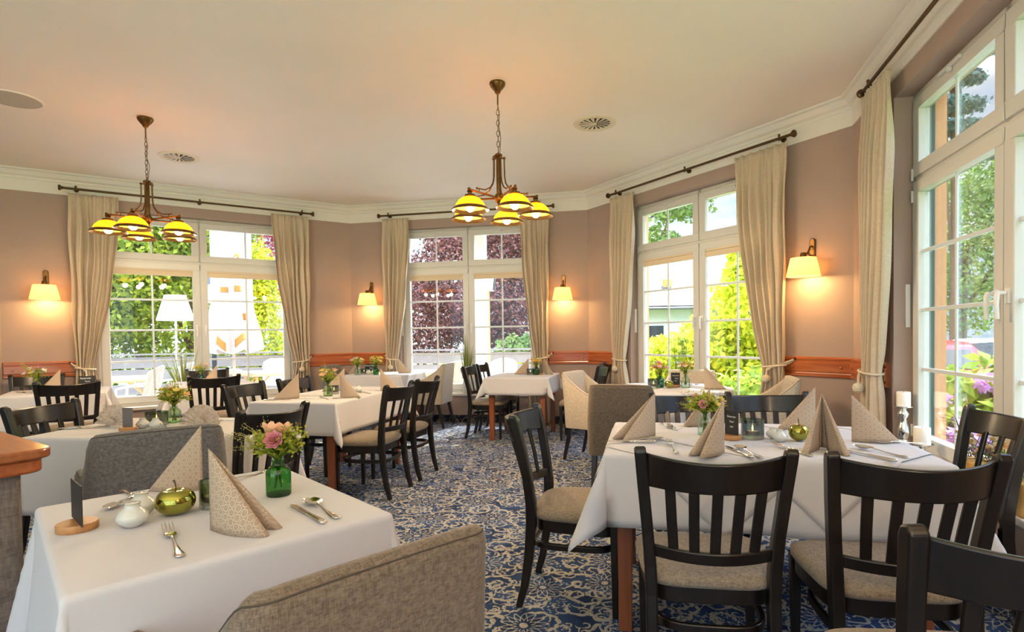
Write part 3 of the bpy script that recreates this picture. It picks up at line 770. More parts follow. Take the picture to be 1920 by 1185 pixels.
# ================================================================ CHANDELIERS
def chandelier(loc, start, label):
    root = thing('chandelier', label, 'chandelier', (loc[0], loc[1], 0), 0, 'five-armed brass chandeliers')
    c = MB(); c.lathe([(.062, CEIL), (.064, CEIL - .012), (.055, CEIL - .03), (.035, CEIL - .055), (.022, CEIL - .07), (.022, CEIL - .078), (.010, CEIL - .085), (.006, CEIL - .10)], 24)
    c.build('canopy', M['brass'], root)
    c = MB(); c.tube([(0, 0, CEIL - .09), (0, 0, CEIL - .17)], .006, 8, up=(1, 0, 0))
    z = CEIL - .165; k = 0
    while z > 2.70:
        pts = []
        for j in range(12):
            a = 2 * PI * j / 12; x = .011 * math.cos(a); h = .024 * math.sin(a)
            pts.append((x, 0, z - .024 + h) if k % 2 else (0, x, z - .024 + h))
        c.tube(pts, .0028, 5, closed=True, up=(.5, .5, .1)); z -= .041; k += 1
    zb = z + .0
    c.tube([(0, 0, CEIL - .17), (.012, .006, CEIL - .25), (.006, -.012, CEIL - .33), (.02, .01, CEIL - .42), (.012, .0, 2.69)], .0025, 5, up=(1, 0, 0))
    c.tube([(0, 0, z + .01), (0, 0, 2.66)], .004, 6, up=(1, 0, 0))
    c.build('chain', M['brass'], root)
    s = MB(); s.lathe([(0, 2.69), (.012, 2.685), (.030, 2.672), (.030, 2.662), (.016, 2.655), (.016, 2.64), (.019, 2.63), (.019, 2.37), (.026, 2.365), (.034, 2.35), (.034, 2.32), (.020, 2.30), (.012, 2.29), (.014, 2.275), (.008, 2.262), (0, 2.258)], 20)
    s.build('stem', M['brass'], root)
    for j in range(5):
        a = R(start + 72 * j); dx, dy = math.cos(a), math.sin(a); q = lambda r, z, t=0: (dx * r - dy * t, dy * r + dx * t, z)
        m = MB(); m.tube([q(.03, 2.335), q(.29, 2.352)], .0075, 8)
        m.ball(q(.30, 2.355), .012, 8)
        m.tube([q(.045, 2.64, .0), q(.045, 2.60), q(.047, 2.50), q(.055, 2.45), q(.09, 2.40), q(.14, 2.375), q(.22, 2.372)], .0055, 7, up=(-dy, dx, .01))
        m.ball(q(.045, 2.645), .012, 8); m.ball(q(.222, 2.372), .010, 8); m.tube([q(.2, 2.372), q(.2, 2.345)], .004, 6, up=(-dy, dx, 0))
        m.tube([q(.045, 2.645), q(0, 2.645)], .006, 6)
        m.build('arm', M['brass'], root)
        ctr = (dx * .29, dy * .29, 0)
        h = MB(); h.lathe([(0, 2.345), (.020, 2.343), (.024, 2.335), (.016, 2.328), (.016, 2.318), (.040, 2.312), (.042, 2.300), (.036, 2.290), (0, 2.288)], 18, ctr)
        h.build('lamp_holder', M['brass'], root)
        g = MB(); g.lathe([(.034, 2.296), (.062, 2.286), (.086, 2.268), (.104, 2.243), (.114, 2.218)], 32, ctr, cap=False)
        sh = g.build('lamp_shade', M['amber'], root, solid=.003)
        rm = MB(); rm.lathe([(.112, 2.220), (.118, 2.222), (.137, 2.207), (.142, 2.198), (.137, 2.193), (.114, 2.212)], 32, ctr, cap=False); rm.build('rim', M['brass'], sh)
        b = MB(); b.lathe([(.014, 2.29), (.016, 2.265), (.030, 2.24), (.034, 2.222), (.028, 2.198), (.014, 2.187), (0, 2.185)], 14, ctr); b.build('bulb', M['bulb'], sh)
        d = bpy.data.lights.new('chandelier_light', 'POINT'); d.energy = 10.0; d.color = (1, .76, .48); d.shadow_soft_size = .035
        l = bpy.data.objects.new('chandelier_light', d); COL.objects.link(l); l.parent = root; l.location = (dx * .29, dy * .29, 2.17)
chandelier((-.19, 4.45), 8, 'brass chandelier with five amber shades hanging in front of the middle window')
chandelier((-3.35, 5.05), -6, 'brass chandelier with five amber shades hanging at left before the terrace window')

def vent(x, y, label):
    root = thing('ceiling_vent', label, 'ceiling vent', (x, y, 0), 0, 'round swirl vents')
    m = MB(); m.lathe([(.14, CEIL), (.145, CEIL - .008), (.175, CEIL - .012), (.198, CEIL - .006), (.20, CEIL)], 40, cap=False); m.build('ring', M['vent'], root)
    m = MB(); m.lathe([(0, CEIL - .002), (.145, CEIL - .002)], 40, cap=False); m.build('void', M['vent_dark'], root)
    m = MB(); m.lathe([(0, CEIL - .012), (.018, CEIL - .011), (.02, CEIL - .003)], 16, cap=False)
    for j in range(16):
        a = 2 * PI * j / 16; b = a + .23
        m.add([(.016 * math.cos(a), .016 * math.sin(a), CEIL - .010), (.144 * math.cos(a), .144 * math.sin(a), CEIL - .0105), (.144 * math.cos(b), .144 * math.sin(b), CEIL - .0085), (.016 * math.cos(b), .016 * math.sin(b), CEIL - .0085)], [(0, 1, 2, 3)])
    m.build('vanes', M['vent'], root, smooth=False)
vent(.68, 5.32, 'round cream swirl vent in the ceiling right of the right chandelier')
vent(-3.71, 6.13, 'round cream swirl vent in the ceiling right of the left chandelier')
sp_ = thing('ceiling_speaker', 'round flush ceiling loudspeaker with grey grille at upper left', 'loudspeaker', (-4.14, 4.62, 0))
m = MB(); m.lathe([(.185, CEIL), (.19, CEIL - .008), (.20, CEIL - .008), (.205, CEIL)], 40, cap=False); m.build('rim', M['ceiling'], sp_)
m = MB(); m.lathe([(0, CEIL - .009), (.1, CEIL - .009), (.187, CEIL - .006)], 40, cap=False); m.build('grille', M['speaker'], sp_)
# ================================================================ DINING CHAIRS
def make_chair():
    root = thing('dining_chair', 'x', 'chair', (0, 0, 0), 0, 'dark slat-back dining chairs')
    # rear legs run up into raked stiles
    for s in (-1, 1):
        path = [(s * .178, -.262, 0), (s * .178, -.235, .10), (s * .178, -.212, .25), (s * .178, -.200, .40), (s * .181, -.200, .50), (s * .189, -.212, .62), (s * .200, -.235, .76), (s * .210, -.262, .89), (s * .2115, -.268, .910), (s * .212, -.264, .921)]
        mb = MB(); sc = [(.8, .72), (.9, .85), (1, 1), (1.05, 1.1), (1.05, 1.1), (1, 1), (1, 1), (1, 1), (1, .9), (.9, .5)]
        mb.sweep(path, RECT(.035, .042), up=(0, 1, 0), scale=sc)
        mb.build('rear_leg', M['dark'], root, smooth=False, bevel=.006)
        fp = [(s * .188, .168, 0), (s * .188, .168, .2), (s * .188, .168, .43)]
        mb = MB(); mb.sweep(fp, RECT(.036, .036), up=(0, 1, 0), scale=[.68, .85, 1.05]); mb.build('front_leg', M['dark'], root, smooth=False, bevel=.004)
    def rail(z0, z1, x, yb, dep, th, rake, dip=0.0):
        def P(u, k):
            xx = lerp(-x, x, u); c = 1 - (2 * u - 1) ** 2
            y = yb - dep * c
            return xx, y
        mb = MB(); n = 14; vs = []; fs = []
        for i in range(n + 1):
            xx, y = P(i / n, 0)
            for dy, z in ((-th / 2, z0), (th / 2, z0), (th / 2 - rake, z1), (-th / 2 - rake, z1)):
                vs.append((xx, y + dy, z - (dip * (1 - (2 * i / n - 1) ** 2) if z == z1 else 0)))
        for i in range(n):
            for j in range(4): fs.append((i * 4 + j, i * 4 + (j + 1) % 4, (i + 1) * 4 + (j + 1) % 4, (i + 1) * 4 + j))
        fs += [(0, 1, 2, 3), tuple(n * 4 + j for j in (3, 2, 1, 0))]
        mb.add(vs, fs); return mb
    rail(.785, .902, .204, -.232, .098, .022, .024, .014).build('top_rail', M['dark'], root, bevel=.006, sharp=50)
    rail(.535, .578, .180, -.198, .068, .022, .008).build('lower_rail', M['dark'], root, bevel=.005, sharp=50)
    for j in range(5):
        u = (j + 1) / 6.0; c = 1 - (2 * u - 1) ** 2
        xb = lerp(-.172, .172, u); xt = lerp(-.192, .192, u)
        mb = MB(); mb.sweep([(xb, -.201 - .068 * c, .57), (lerp(xb, xt, .5), -.214 - .083 * c, .68), (xt, -.234 - .098 * c, .80)], RECT(.030, .012), up=(0, 1, 0))
        mb.build('slat', M['dark'], root, smooth=False, bevel=.003)
    def outline(g):
        pts = []
        for i in range(40):
            a = 2 * PI * i / 40; c, s = math.cos(a), math.sin(a)
            e = .42
            x = math.copysign(abs(c) ** e, c); y = math.copysign(abs(s) ** e, s)
            yy = -.005 + y * (.200 + g); wd = lerp(.192, .222, (y + 1) / 2) + g
            pts.append((x * wd, yy))
        return pts
    mb = MB(); mb.prism(outline(-.008), .37, .428); mb.build('seat_frame', M['dark'], root, sharp=50, bevel=.004)
    mb = MB(); vs = []; fs = []
    lev = [(-.004, .426), (.004, .438), (.006, .452), (.000, .468), (-.02, .479), (-.06, .488), (-.12, .493)]
    for g, z in lev: vs += [(x, y, z) for x, y in outline(g)]
    for l in range(len(lev) - 1):
        for i in range(40): fs.append((l * 40 + i, l * 40 + (i + 1) % 40, (l + 1) * 40 + (i + 1) % 40, (l + 1) * 40 + i))
    fs.append(tuple(range(40))[::-1]); fs.append(tuple(len(lev) * 40 - 40 + i for i in range(40)))
    mb.add(vs, fs); mb.build('seat_cushion', M['seat'], root, sharp=70)
    # bentwood stretcher ring inside the legs
    pts = []
    for i in range(36):
        a = 2 * PI * i / 36; c, s = math.cos(a), math.sin(a)
        pts.append((.168 * math.copysign(abs(c) ** .55, c), -.022 + .192 * math.copysign(abs(s) ** .55, s), .295))
    mb = MB(); mb.sweep(pts, RECT(.018, .030), closed=True); mb.build('stretcher', M['dark'], root, sharp=50, bevel=.004)
    return root
CH = make_chair(); CH.scale = (1.08, 1.03, .967); CH_USED = [False]
def facing(v): return math.atan2(v[1], v[0]) - PI / 2     # local +y looks along v
def chair(bx, by, f, label, group='dark slat-back dining chairs'):
    f = Vector((f[0], f[1], 0)).normalized(); p = Vector((bx, by, 0)) + f * .263   # (bx,by) = middle of the top rail
    rz = facing(f)
    if not CH_USED[0]:
        CH_USED[0] = True; CH.location = p; CH.rotation_euler = (0, 0, rz); CH['label'] = label; CH['group'] = group; return CH
    return dup(CH, p, rz, label, group)
UX, VX = Vector((.973, -.23, 0)), Vector((.23, .973, 0))
D0, N0 = WD[0], WN[0]
chair(.59, 1.77, (.16, .98), 'dark slat-back chair in the foreground, centred before the right front table')
chair(1.145, 1.66, (.16, .98), 'dark slat-back chair in the foreground, right of the centred one at the front table')
chair(.945, 1.025, (.1, .99), 'dark slat-back chair cropped at the lower right corner of the photo')
chair(.010, 2.76, (.97, -.25), 'dark slat-back chair at the left end of the right front table')
chair(2.08, 2.49, (-.97, .22), 'dark slat-back chair by the nearest window, at the right end of the front table')
chair(1.0, 3.42, (-.1, -.99), 'dark slat-back chair behind the right front table, left one, next to the brown armchair')
chair(1.46, 3.40, (-.1, -.99), 'dark slat-back chair behind the right front table, right one')
chair(-1.02, 4.50, (-.97, .22), 'dark slat-back chair at the right side of the middle table, nearer one')
chair(-.89, 5.06, (-.97, .22), 'dark slat-back chair at the right side of the middle table, farther one')
chair(-2.37, 4.74, (.97, -.22), 'dark slat-back chair at the left side of the middle table, nearer one')
chair(-2.19, 5.34, (.97, -.22), 'dark slat-back chair at the left side of the middle table, farther one')
chair(-1.37, 3.05, (-.94, .35), 'dark slat-back chair behind the green vase bouquet, at the fan-napkin table')
chair(-2.89, 3.37, (.98, -.06), 'dark slat-back chair at far left behind the wooden counter top')
chair(-4.22, 5.18, N0, 'dark slat-back chair at the far left table, its back to the camera')
chair(-5.54, 6.38, -N0, 'dark slat-back chair behind the far left table, under the red-brown rail')
chair(-3.23, 5.83, N0, 'dark slat-back chair with its back to the camera in front of the terrace window table')
chair(-4.08, 7.22, -N0, 'dark slat-back chair on the far side of the terrace window table')
chair(-.70, 7.06, (.97, -.2), 'grey-lit slat-back chair left of the middle window table, nearer one')
chair(-.58, 7.60, (.97, -.2), 'grey-lit slat-back chair left of the middle window table, farther one')
chair(.88, 6.75, (-.97, .2), 'slat-back chair seen edge-on near the corner, nearer of two at the middle window table')
chair(1.0, 7.32, (-.97, .2), 'slat-back chair seen edge-on by the curtain, farther of two at the middle window table')

# ================================================================ UPHOLSTERED ARMCHAIRS
def make_armchair(mat_key):
    root = thing('armchair', 'x', 'armchair', (0, 0, 0), 0, 'upholstered armchairs')
    # plan path of the shell: front of left arm -> back -> front of right arm (local, facing +y)
    pts = []
    n = 110
    def plan(t):   # t in 0..1, rounded U
        Lr, Lb = .43, .46; rc = .07; arc = rc * PI / 2; tot = 2 * Lr + Lb + 2 * arc; d = t * tot
        xs = .265
        if d < Lr: return (-xs, .26 - d), (-1, 0), 0
        d -= Lr
        if d < arc:
            a = d / rc; return (-xs + rc - rc * math.cos(a), .26 - Lr - rc * math.sin(a)), (-math.cos(a), -math.sin(a)), a / (PI / 2)
        d -= arc
        if d < Lb: return (-xs + rc + d * (2 * (xs - rc)) / Lb, .26 - Lr - rc), (0, -1), 1
        d -= Lb
        if d < arc:
            a = d / rc; return (xs - rc + rc * math.sin(a), .26 - Lr - rc + rc * (1 - math.cos(a))), (math.sin(a), -math.cos(a)), 1 - a / (PI / 2)
        d -= arc
        return (xs, .26 - Lr + d), (1, 0), 0
    rings = []
    th = .062
    for i in range(n + 1):
        t = i / n; (x, y), (nx, ny), b = plan(t)
        # arm height .64 swoops up to the back at .87
        sd = abs(t - .5) * (2 * .43 + .46 + .07 * PI)
        if sd < .30: h = .880 - .006 * (sd / .30) ** 4
        else:
            q = min(1, (sd - .30) / .33); h = lerp(.874, .655, lerp(smooth01(q), 1 - (1 - q) ** 2.2, .6))
        back = smooth01((.66 - sd) / .34)
        lean = .055 * back
        zb = .33
        ring = []
        for k_, (o, z) in enumerate(((0, zb), (0.004, zb + .02), (.004, lerp(zb, h, .5)), (.0, h - .03), (-.008, h - .010), (-.022, h), (-.040, h), (-.054, h - .010), (-th, h - .03), (-th - .012, lerp(zb, h, .55)), (-th, zb + .05), (-th + .005, zb))):
            rel = (z - zb) / (h - zb)
            xo = x + nx * o; yo = y + ny * o - lean * rel * rel
            # back narrows slightly towards the top, giving the winged outline
            xo *= 1 - .07 * back * smooth01((z - .6) / .27)
            xo += math.copysign(1, x) * .04 * (1 - back) * max(0, (y + .17) / .43) if abs(x) > .15 else 0
            ring.append((xo, yo, z))
        rings.append(ring)
    mb = MB(); k = len(rings[0]); vs = [p for r in rings for p in r]; fs = []
    for i in range(n):
        for j in range(k): fs.append((i * k + j, i * k + (j + 1) % k, (i + 1) * k + (j + 1) % k, (i + 1) * k + j))
    fs.append(tuple(range(k))); fs.append(tuple(n * k + j for j in range(k))[::-1])
    mb.add(vs, fs); mb.build('shell', M[mat_key], root, sharp=70)
    pip = MB(); pip.tube([rings[i][4] for i in range(n + 1)], .0018, 5); pip.build('piping', M['piping'], root)
    s = MB(); lev = [(.205, .33), (.205, .44), (.20, .465), (.185, .482), (.12, .492)]
    vs = []; fs = []
    for g, z in lev:
        for i in range(32):
            a = 2 * PI * i / 32; c, q = math.cos(a), math.sin(a)
            vs.append((math.copysign(abs(c) ** .35, c) * g, .035 + math.copysign(abs(q) ** .35, q) * (g + .025), z))
    for l in range(len(lev) - 1):
        for i in range(32): fs.append((l * 32 + i, l * 32 + (i + 1) % 32, (l + 1) * 32 + (i + 1) % 32, (l + 1) * 32 + i))
    fs.append(tuple(range(32))[::-1]); fs.append(tuple(len(lev) * 32 - 32 + i for i in range(32)))
    s.add(vs, fs); s.build('seat_cushion', M[mat_key], root, sharp=70)
    for sx in (-1, 1):
        for y0, y1 in ((.215, .225), (-.18, -.26)):
            l = MB(); l.sweep([(sx * .215, y1, 0), (sx * .215, y0, .345)], RECT(.042, .042), up=(0, 1, 0), scale=[.62, 1]); l.build('leg', M['dark'], root, smooth=False, bevel=.003)
    return root
AC = {}
def armchair(bx, by, f, key, label):
    f = Vector((f[0], f[1], 0)).normalized(); p = Vector((bx, by, 0)) + f * .285; rz = facing(f)
    if key not in AC:
        o = make_armchair(key); AC[key] = o; o.location = p; o.rotation_euler = (0, 0, rz); o['label'] = label; return o
    return dup(AC[key], p, rz, label)
armchair(-.235, .945, (-.70, .71), 'arm_brown', 'brown upholstered armchair cropped at the bottom centre of the photo')
armchair(-1.54, 2.36, (-.60, .80), 'arm_grey', 'grey upholstered armchair behind the left front table, seen from behind')
armchair(.69, 4.15, (.35, .94), 'arm_brown', 'brown upholstered armchair behind the left end of the right front table')
armchair(.47, 5.83, (.85, -.53), 'arm_light', 'beige upholstered armchair left of the round table, its seat turned to the right')
armchair(1.72, 5.78, (-.54, -.84), 'arm_light', 'beige upholstered armchair behind the round table, against the window')
armchair(2.24, 4.66, (-.96, .25), 'arm_light', 'beige upholstered armchair at the right of the round table, by the curtain')
armchair(-1.06, 7.86, (-.97, .2), 'arm_light', 'beige upholstered armchair left of the middle window, facing the corner table')
armchair(-2.78, 7.92, (.97, -.22), 'arm_grey', 'grey upholstered armchair in the corner under the red-brown rail')

# ================================================================ TABLES AND CLOTHS
TOP = .755
def drape_fn(hx, hy, drop, seed, flare=.30, wave=.05, sag=0.0):
    rnd = random.Random(seed); ph = [rnd.uniform(0, 6.28) for _ in range(8)]; r = .014
    def pt(x, y, lift=0.0):
        ex, ey = max(0, abs(x) - hx), max(0, abs(y) - hy)
        sx, sy = math.copysign(1, x), math.copysign(1, y)
        e = math.hypot(ex, ey)
        if e == 0: return Vector((x, y, TOP + lift))
        phi = math.atan2(ey, ex)
        corner = math.sin(2 * phi) ** 2 if ex > 0 and ey > 0 else 0
        # arc over the edge, then hang
        if e < r * PI / 2: k = r * math.sin(e / r); dz = r * (1 - math.cos(e / r))
        else:
            h = e - r * PI / 2
            s = x if ey > ex else y
            wv = wave * h * (math.sin(5.5 * s + ph[0]) + .5 * math.sin(13 * s + ph[1])) * (1 - corner)
            out = h * (.05 + flare * corner) + wv
            k = r + out; dz = r + math.sqrt(max(1e-6, h * h - min(out, h * .8) ** 2))
        k += lift
        cx, cy = min(abs(x), hx), min(abs(y), hy)
        return Vector((sx * (cx + k * math.cos(phi)), sy * (cy + k * math.sin(phi)), TOP + lift * .6 - dz))
    return pt
def samples(h, d, step=.035):
    inner = list(np.linspace(-h, h, max(6, int(2 * h / .06)) + 1)); edge = [.005, .01, .016, .022, .03]
    k = max(3, int(d / step)); edge += list(np.linspace(.03, d, k + 1))[1:]
    return [-h - e for e in reversed(edge)] + inner + [h + e for e in edge]
TABLES = {}
def table(key, c, rz, sx, sy, drop, tlabel, clabel, seed, legs=True, flare=.30, over=None):
    """sx, sy: full size of the top. rz: direction of local x"""
    hx, hy = sx / 2, sy / 2
    root = thing('dining_table', tlabel, 'table', (c[0], c[1], 0), rz, 'cloth-covered dining tables')
    m = MB(); m.box((0, 0, .735), (sx - .02, sy - .02, .03)); m.build('tabletop', M['cherry'], root, smooth=False, bevel=.004)
    m = MB()
    for q in (-1, 1):
        m.box((0, q * (hy - .085), .68), (sx - .17, .022, .08)); m.box((q * (hx - .085), 0, .68), (.022, sy - .17, .08))
    m.build('apron', M['cherry'], root, smooth=False)
    for i in (-1, 1):
        for j in (-1, 1):
            l = MB(); l.sweep([(i * (hx - .07), j * (hy - .07), 0), (i * (hx - .07), j * (hy - .07), .72)], RECT(.064, .064), up=(0, 1, 0), scale=[.86, 1]); l.build('leg', M['table_leg'], root, smooth=False, bevel=.003)
    fn = drape_fn(hx, hy, drop, seed, flare)
    xs, ys = samples(hx, drop), samples(hy, drop); mb = MB()
    mb.v = [tuple(fn(x, y)) for x in xs for y in ys]; ny = len(ys)
    mb.f = [(i * ny + j, (i + 1) * ny + j, (i + 1) * ny + j + 1, i * ny + j + 1) for i in range(len(xs) - 1) for j in range(ny - 1)]
    o = mb.build('tablecloth', M['cloth'], None, sharp=180)
    tag(o, clabel, 'tablecloth', 'white tablecloths'); o.location = (c[0], c[1], 0); o.rotation_euler = (0, 0, rz)
    md = o.modifiers.new('solid', 'SOLIDIFY'); md.thickness = .002; md.offset = 1
    for k, (ox, oy, hd, lab) in enumerate(over or []):
        mb = MB(); n = 44; vs = []
        for i in range(n + 1):
            for j in range(n + 1):
                u, v = (2 * i / n - 1) * hd / 2, (2 * j / n - 1) * hd / 2
                vs.append(tuple(fn(ox + u + v, oy - u + v, .004 + .003 * k)))
        mb.v = vs; mb.f = [(i * (n + 1) + j, (i + 1) * (n + 1) + j, (i + 1) * (n + 1) + j + 1, i * (n + 1) + j + 1) for i in range(n) for j in range(n)]
        q = mb.build('overlay_cloth', M['overlay'], None, sharp=180); q.location = o.location; q.rotation_euler = o.rotation_euler
        tag(q, lab, 'overlay cloth', 'diagonal overlay cloths'); md = q.modifiers.new('solid', 'SOLIDIFY'); md.thickness = .0015; md.offset = 1
    TABLES[key] = (Vector((c[0], c[1], 0)), rz)
    return root
aU = math.atan2(UX.y, UX.x); aD = R(ANG[0])
table('T1', (-.925, 1.625), R(43.5), .70, .80, .46, 'square dining table at the front left, hidden under its cloth', 'white tablecloth on the front left table with the green vase', 1, flare=.22)
table('T9', (1.035, 2.60), R(-12.3), 1.26, .86, .30, 'long dining table at the front right by the window, mahogany legs', 'white tablecloth on the long front right table', 2, flare=.42,
      over=[(-.17, -.02, .74, 'white diagonal overlay cloth on the left part of the front right table'), (.19, .0, .70, 'white diagonal overlay cloth on the right part of the front right table')])
table('T3', (-1.69, 5.03), R(-11), .72, 1.34, .26, 'dining table in the middle of the room with a reddish leg', 'white tablecloth on the middle table with three pointed napkins', 3, flare=.36)
table('T7', (-.03, 7.03), R(-12), .76, .86, .21, 'dining table before the middle window on reddish legs', 'white tablecloth on the table before the middle window', 4, flare=.38)
table('T6', (-1.95, 7.72), R(-12), .86, .78, .27, 'dining table in the back corner between two armchairs', 'white tablecloth on the back corner table with two bouquets', 5, flare=.36)
table('T2', (-2.07, 3.22), R(-4), 1.06, .70, .40, 'dining table behind the grey armchair with two fan napkins', 'white tablecloth on the table with the two fan napkins', 6, flare=.22)
table('T4', (-4.70, 5.65), aD, .80, .80, .34, 'dining table at the far left by the sconce', 'white tablecloth on the far left table', 7, flare=.4)
table('T5', (-3.67, 6.54), aD, .80, .80, .32, 'dining table in front of the terrace window', 'white tablecloth on the table in front of the terrace window', 8, flare=.4)
# round table by the house-view window
def round_table(c, r, drop):
    root = thing('round_table', 'round dining table by the window with the house view', 'table', (c[0], c[1], 0))
    m = MB(); m.lathe([(0, .72), (r - .02, .72), (r - .01, .735), (r - .02, .75), (0, .75)], 48); m.build('tabletop', M['cherry'], root)
    m = MB(); m.lathe([(.05, 0), (.05, .72)], 20); m.build('pedestal', M['table_leg'], root)
    for j in range(4):
        a = PI / 4 + j * PI / 2; m = MB(); m.sweep([(.04 * math.cos(a), .04 * math.sin(a), .12), (.18 * math.cos(a), .18 * math.sin(a), .07), (.32 * math.cos(a), .32 * math.sin(a), .015)], RECT(.05, .04)); m.build('foot', M['table_leg'], root, bevel=.004)
    mb = MB(); nr, na = 10, 120; rnd = random.Random(5)
    ee = [.0, .006, .012, .018, .024] + list(np.linspace(.03, drop, 8))
    rad = [r * (i + 1) / 8 for i in range(8)]
    vs = [(0, 0, TOP)]; rows = []
    for q in rad[:-1]: rows.append([(q * math.cos(2 * PI * j / na), q * math.sin(2 * PI * j / na), TOP) for j in range(na)])
    for e in ee:
        row = []
        for j in range(na):
            a = 2 * PI * j / na
            if e < .022: k, dz = .014 * math.sin(e / .014), .014 * (1 - math.cos(e / .014))
            else:
                h = e - .022; k = .014 + h * (.12 + .16 * math.sin(14 * a + .6 * math.sin(3 * a))); dz = .014 + h * .96
            row.append(((r + k) * math.cos(a), (r + k) * math.sin(a), TOP - dz))
        rows.append(row)
    for row in rows: vs += row
    fs = [(0, 1 + j, 1 + (j + 1) % na) for j in range(na)]
    for i in range(len(rows) - 1):
        for j in range(na): fs.append((1 + i * na + j, 1 + (i + 1) * na + j, 1 + (i + 1) * na + (j + 1) % na, 1 + i * na + (j + 1) % na))
    mb.add(vs, fs); o = mb.build('tablecloth', M['cloth'], None, sharp=180); o.location = (c[0], c[1], 0)
    tag(o, 'white tablecloth on the round table by the house-view window', 'tablecloth', 'white tablecloths')
round_table((1.31, 5.16), .55, .26)

# ================================================================ COUNTER AT THE LEFT EDGE
ct = thing('counter', 'wooden-topped counter clad in grey-brown fabric at the left edge', 'counter', (-1.66, 1.98, 0), math.atan2(.57, -.82))
def ctop(inset, r):   # local x runs away along the far edge, local y towards the camera-left
    return [(x + .36, y + .48) for x, y in rrect(.72 - 2 * inset, .96 - 2 * inset, r, 6)]
m = MB(); m.prism(ctop(0, .07), .845, .88); m.build('counter_top', M['cherry'], ct, bevel=.008, seg=3, sharp=50)
m = MB(); m.prism(ctop(.022, .06), .795, .846); m.build('moulding', M['rail'], ct, bevel=.01, seg=3, sharp=50)
m = MB(); m.prism(ctop(.075, .03), 0, .797); m.build('fabric_body', M['fabric_clad'], ct, bevel=.01, sharp=50)
# ================================================================ TABLEWARE
ZT, ZO = .7575, .7655          # cloth surface, overlay surface
HY = 0
def napkin(B, C, h, w, label, z=ZT, open_=.06):
    """pointed pyramid napkin: upright spine above B, two rolled wings opening towards C"""
    B, C = Vector((B[0], B[1], 0)), Vector((C[0], C[1], 0)); d = C - B; Ln = d.length
    base = []
    for s in (1, -1):
        c = []
        r = .014
        for i in range(11):
            t = i / 10; c.append((t * (Ln - r), s * (w * t + .016 * math.sin(PI * t))))
        e = c[-1]
        for i in range(1, 9):     # roll of the fold
            a = PI * i / 8
            c.append((e[0] + r * math.sin(a), e[1] - s * r * (1 - math.cos(a)) * .9))
        e = c[-1]
        for i in range(1, 6): c.append((e[0] - i / 5 * Ln * .62, lerp(e[1], s * .003, i / 5 * .8)))
        base.append(c)
    mb = MB(); uv = []
    rows = 10
    for c in base:
        arc = [0]
        for i in range(1, len(c)): arc.append(arc[-1] + math.dist(c[i], c[i - 1]))
        vs = []; o = len(mb.v); k = len(c)
        for r_ in range(rows + 1):
            t = max(.004, r_ / rows)
            for i, (x, y) in enumerate(c):
                vs.append((x * t, y * t, h * (1 - t)))
                uv.append((arc[i] * (t if True else 1), h * (1 - t) * .9))
        fs = [(r_ * k + i, r_ * k + i + 1, (r_ + 1) * k + i + 1, (r_ + 1) * k + i) for r_ in range(rows) for i in range(k - 1)]
        mb.add(vs, fs)
    mb.uv = uv
    o = mb.build('napkin', M['napkin'], None, sharp=180, solid=.0016)
    o.location = (B.x, B.y, z); o.rotation_euler = (0, 0, math.atan2(d.y, d.x))
    return tag(o, label, 'napkin', 'pointed napkins')
def fan(c, face, label, r=.135):
    mb = MB(); n = 11; vs = []; fs = []; m = 2 * n
    for i in range(m + 1):
        a = PI * (.02 + .96 * i / m); zz = .008 if i % 2 else -.008
        for q in (.014, .35 * r, .7 * r, r * (1.0 if i % 2 == 0 else .985)):
            z_ = math.sin(a) * q * .88 + .002
            vs.append((-math.cos(a) * q, zz * (q / r) + .22 * z_, z_))
    fs = [(i * 4 + j, (i + 1) * 4 + j, (i + 1) * 4 + j + 1, i * 4 + j + 1) for i in range(m) for j in range(3)]
    mb.add(vs, fs)
    # folded tab that lets the fan stand
    mb.add([(-.05, .02, .004), (.055, .02, .004), (.01, -.035, .07), (.0, -.03, .004)], [(0, 3, 2), (3, 1, 2)])
    o = mb.build('fan_napkin', M['fan'], None, sharp=20, solid=.002)
    o.location = (c[0], c[1], ZT + .002); o.rotation_euler = (0, 0, face)
    return tag(o, label, 'napkin', 'fan-folded napkins')
def _path_strip(mb, secs):
    """secs: (x along, half width, z, dish) -> solid of oval section"""
    rings = []; k = 10
    for x, hw, z, th in secs:
        rings.append([(x, hw * math.cos(2 * PI * j / k), z + th * math.sin(2 * PI * j / k)) for j in range(k)])
    vs = [p for r in rings for p in r]
    fs = [(i * k + j, i * k + (j + 1) % k, (i + 1) * k + (j + 1) % k, (i + 1) * k + j) for i in range(len(rings) - 1) for j in range(k)]
    fs += [tuple(range(k))[::-1], tuple((len(rings) - 1) * k + j for j in range(k))]
    mb.add(vs, fs)
HAND = [(-.112, .002, .004, .0015), (-.108, .009, .004, .0022), (-.095, .0105, .0035, .0022), (-.07, .0075, .003, .002), (-.03, .0038, .005, .0022), (.0, .0030, .009, .0022), (.02, .0034, .010, .002)]
def _fork():
    mb = MB(); _path_strip(mb, HAND + [(.032, .009, .008, .0016), (.045, .0125, .006, .0014), (.06, .0128, .006, .0014)])
    for j in range(4):
        y = -.0107 + j * .0071; mb.sweep([(.058, y, .006), (.08, y, .008), (.10, y * .98, .013), (.112, y * .96, .017)], RECT(.0034, .0016), scale=[1, 1, .85, .4])
    return mb
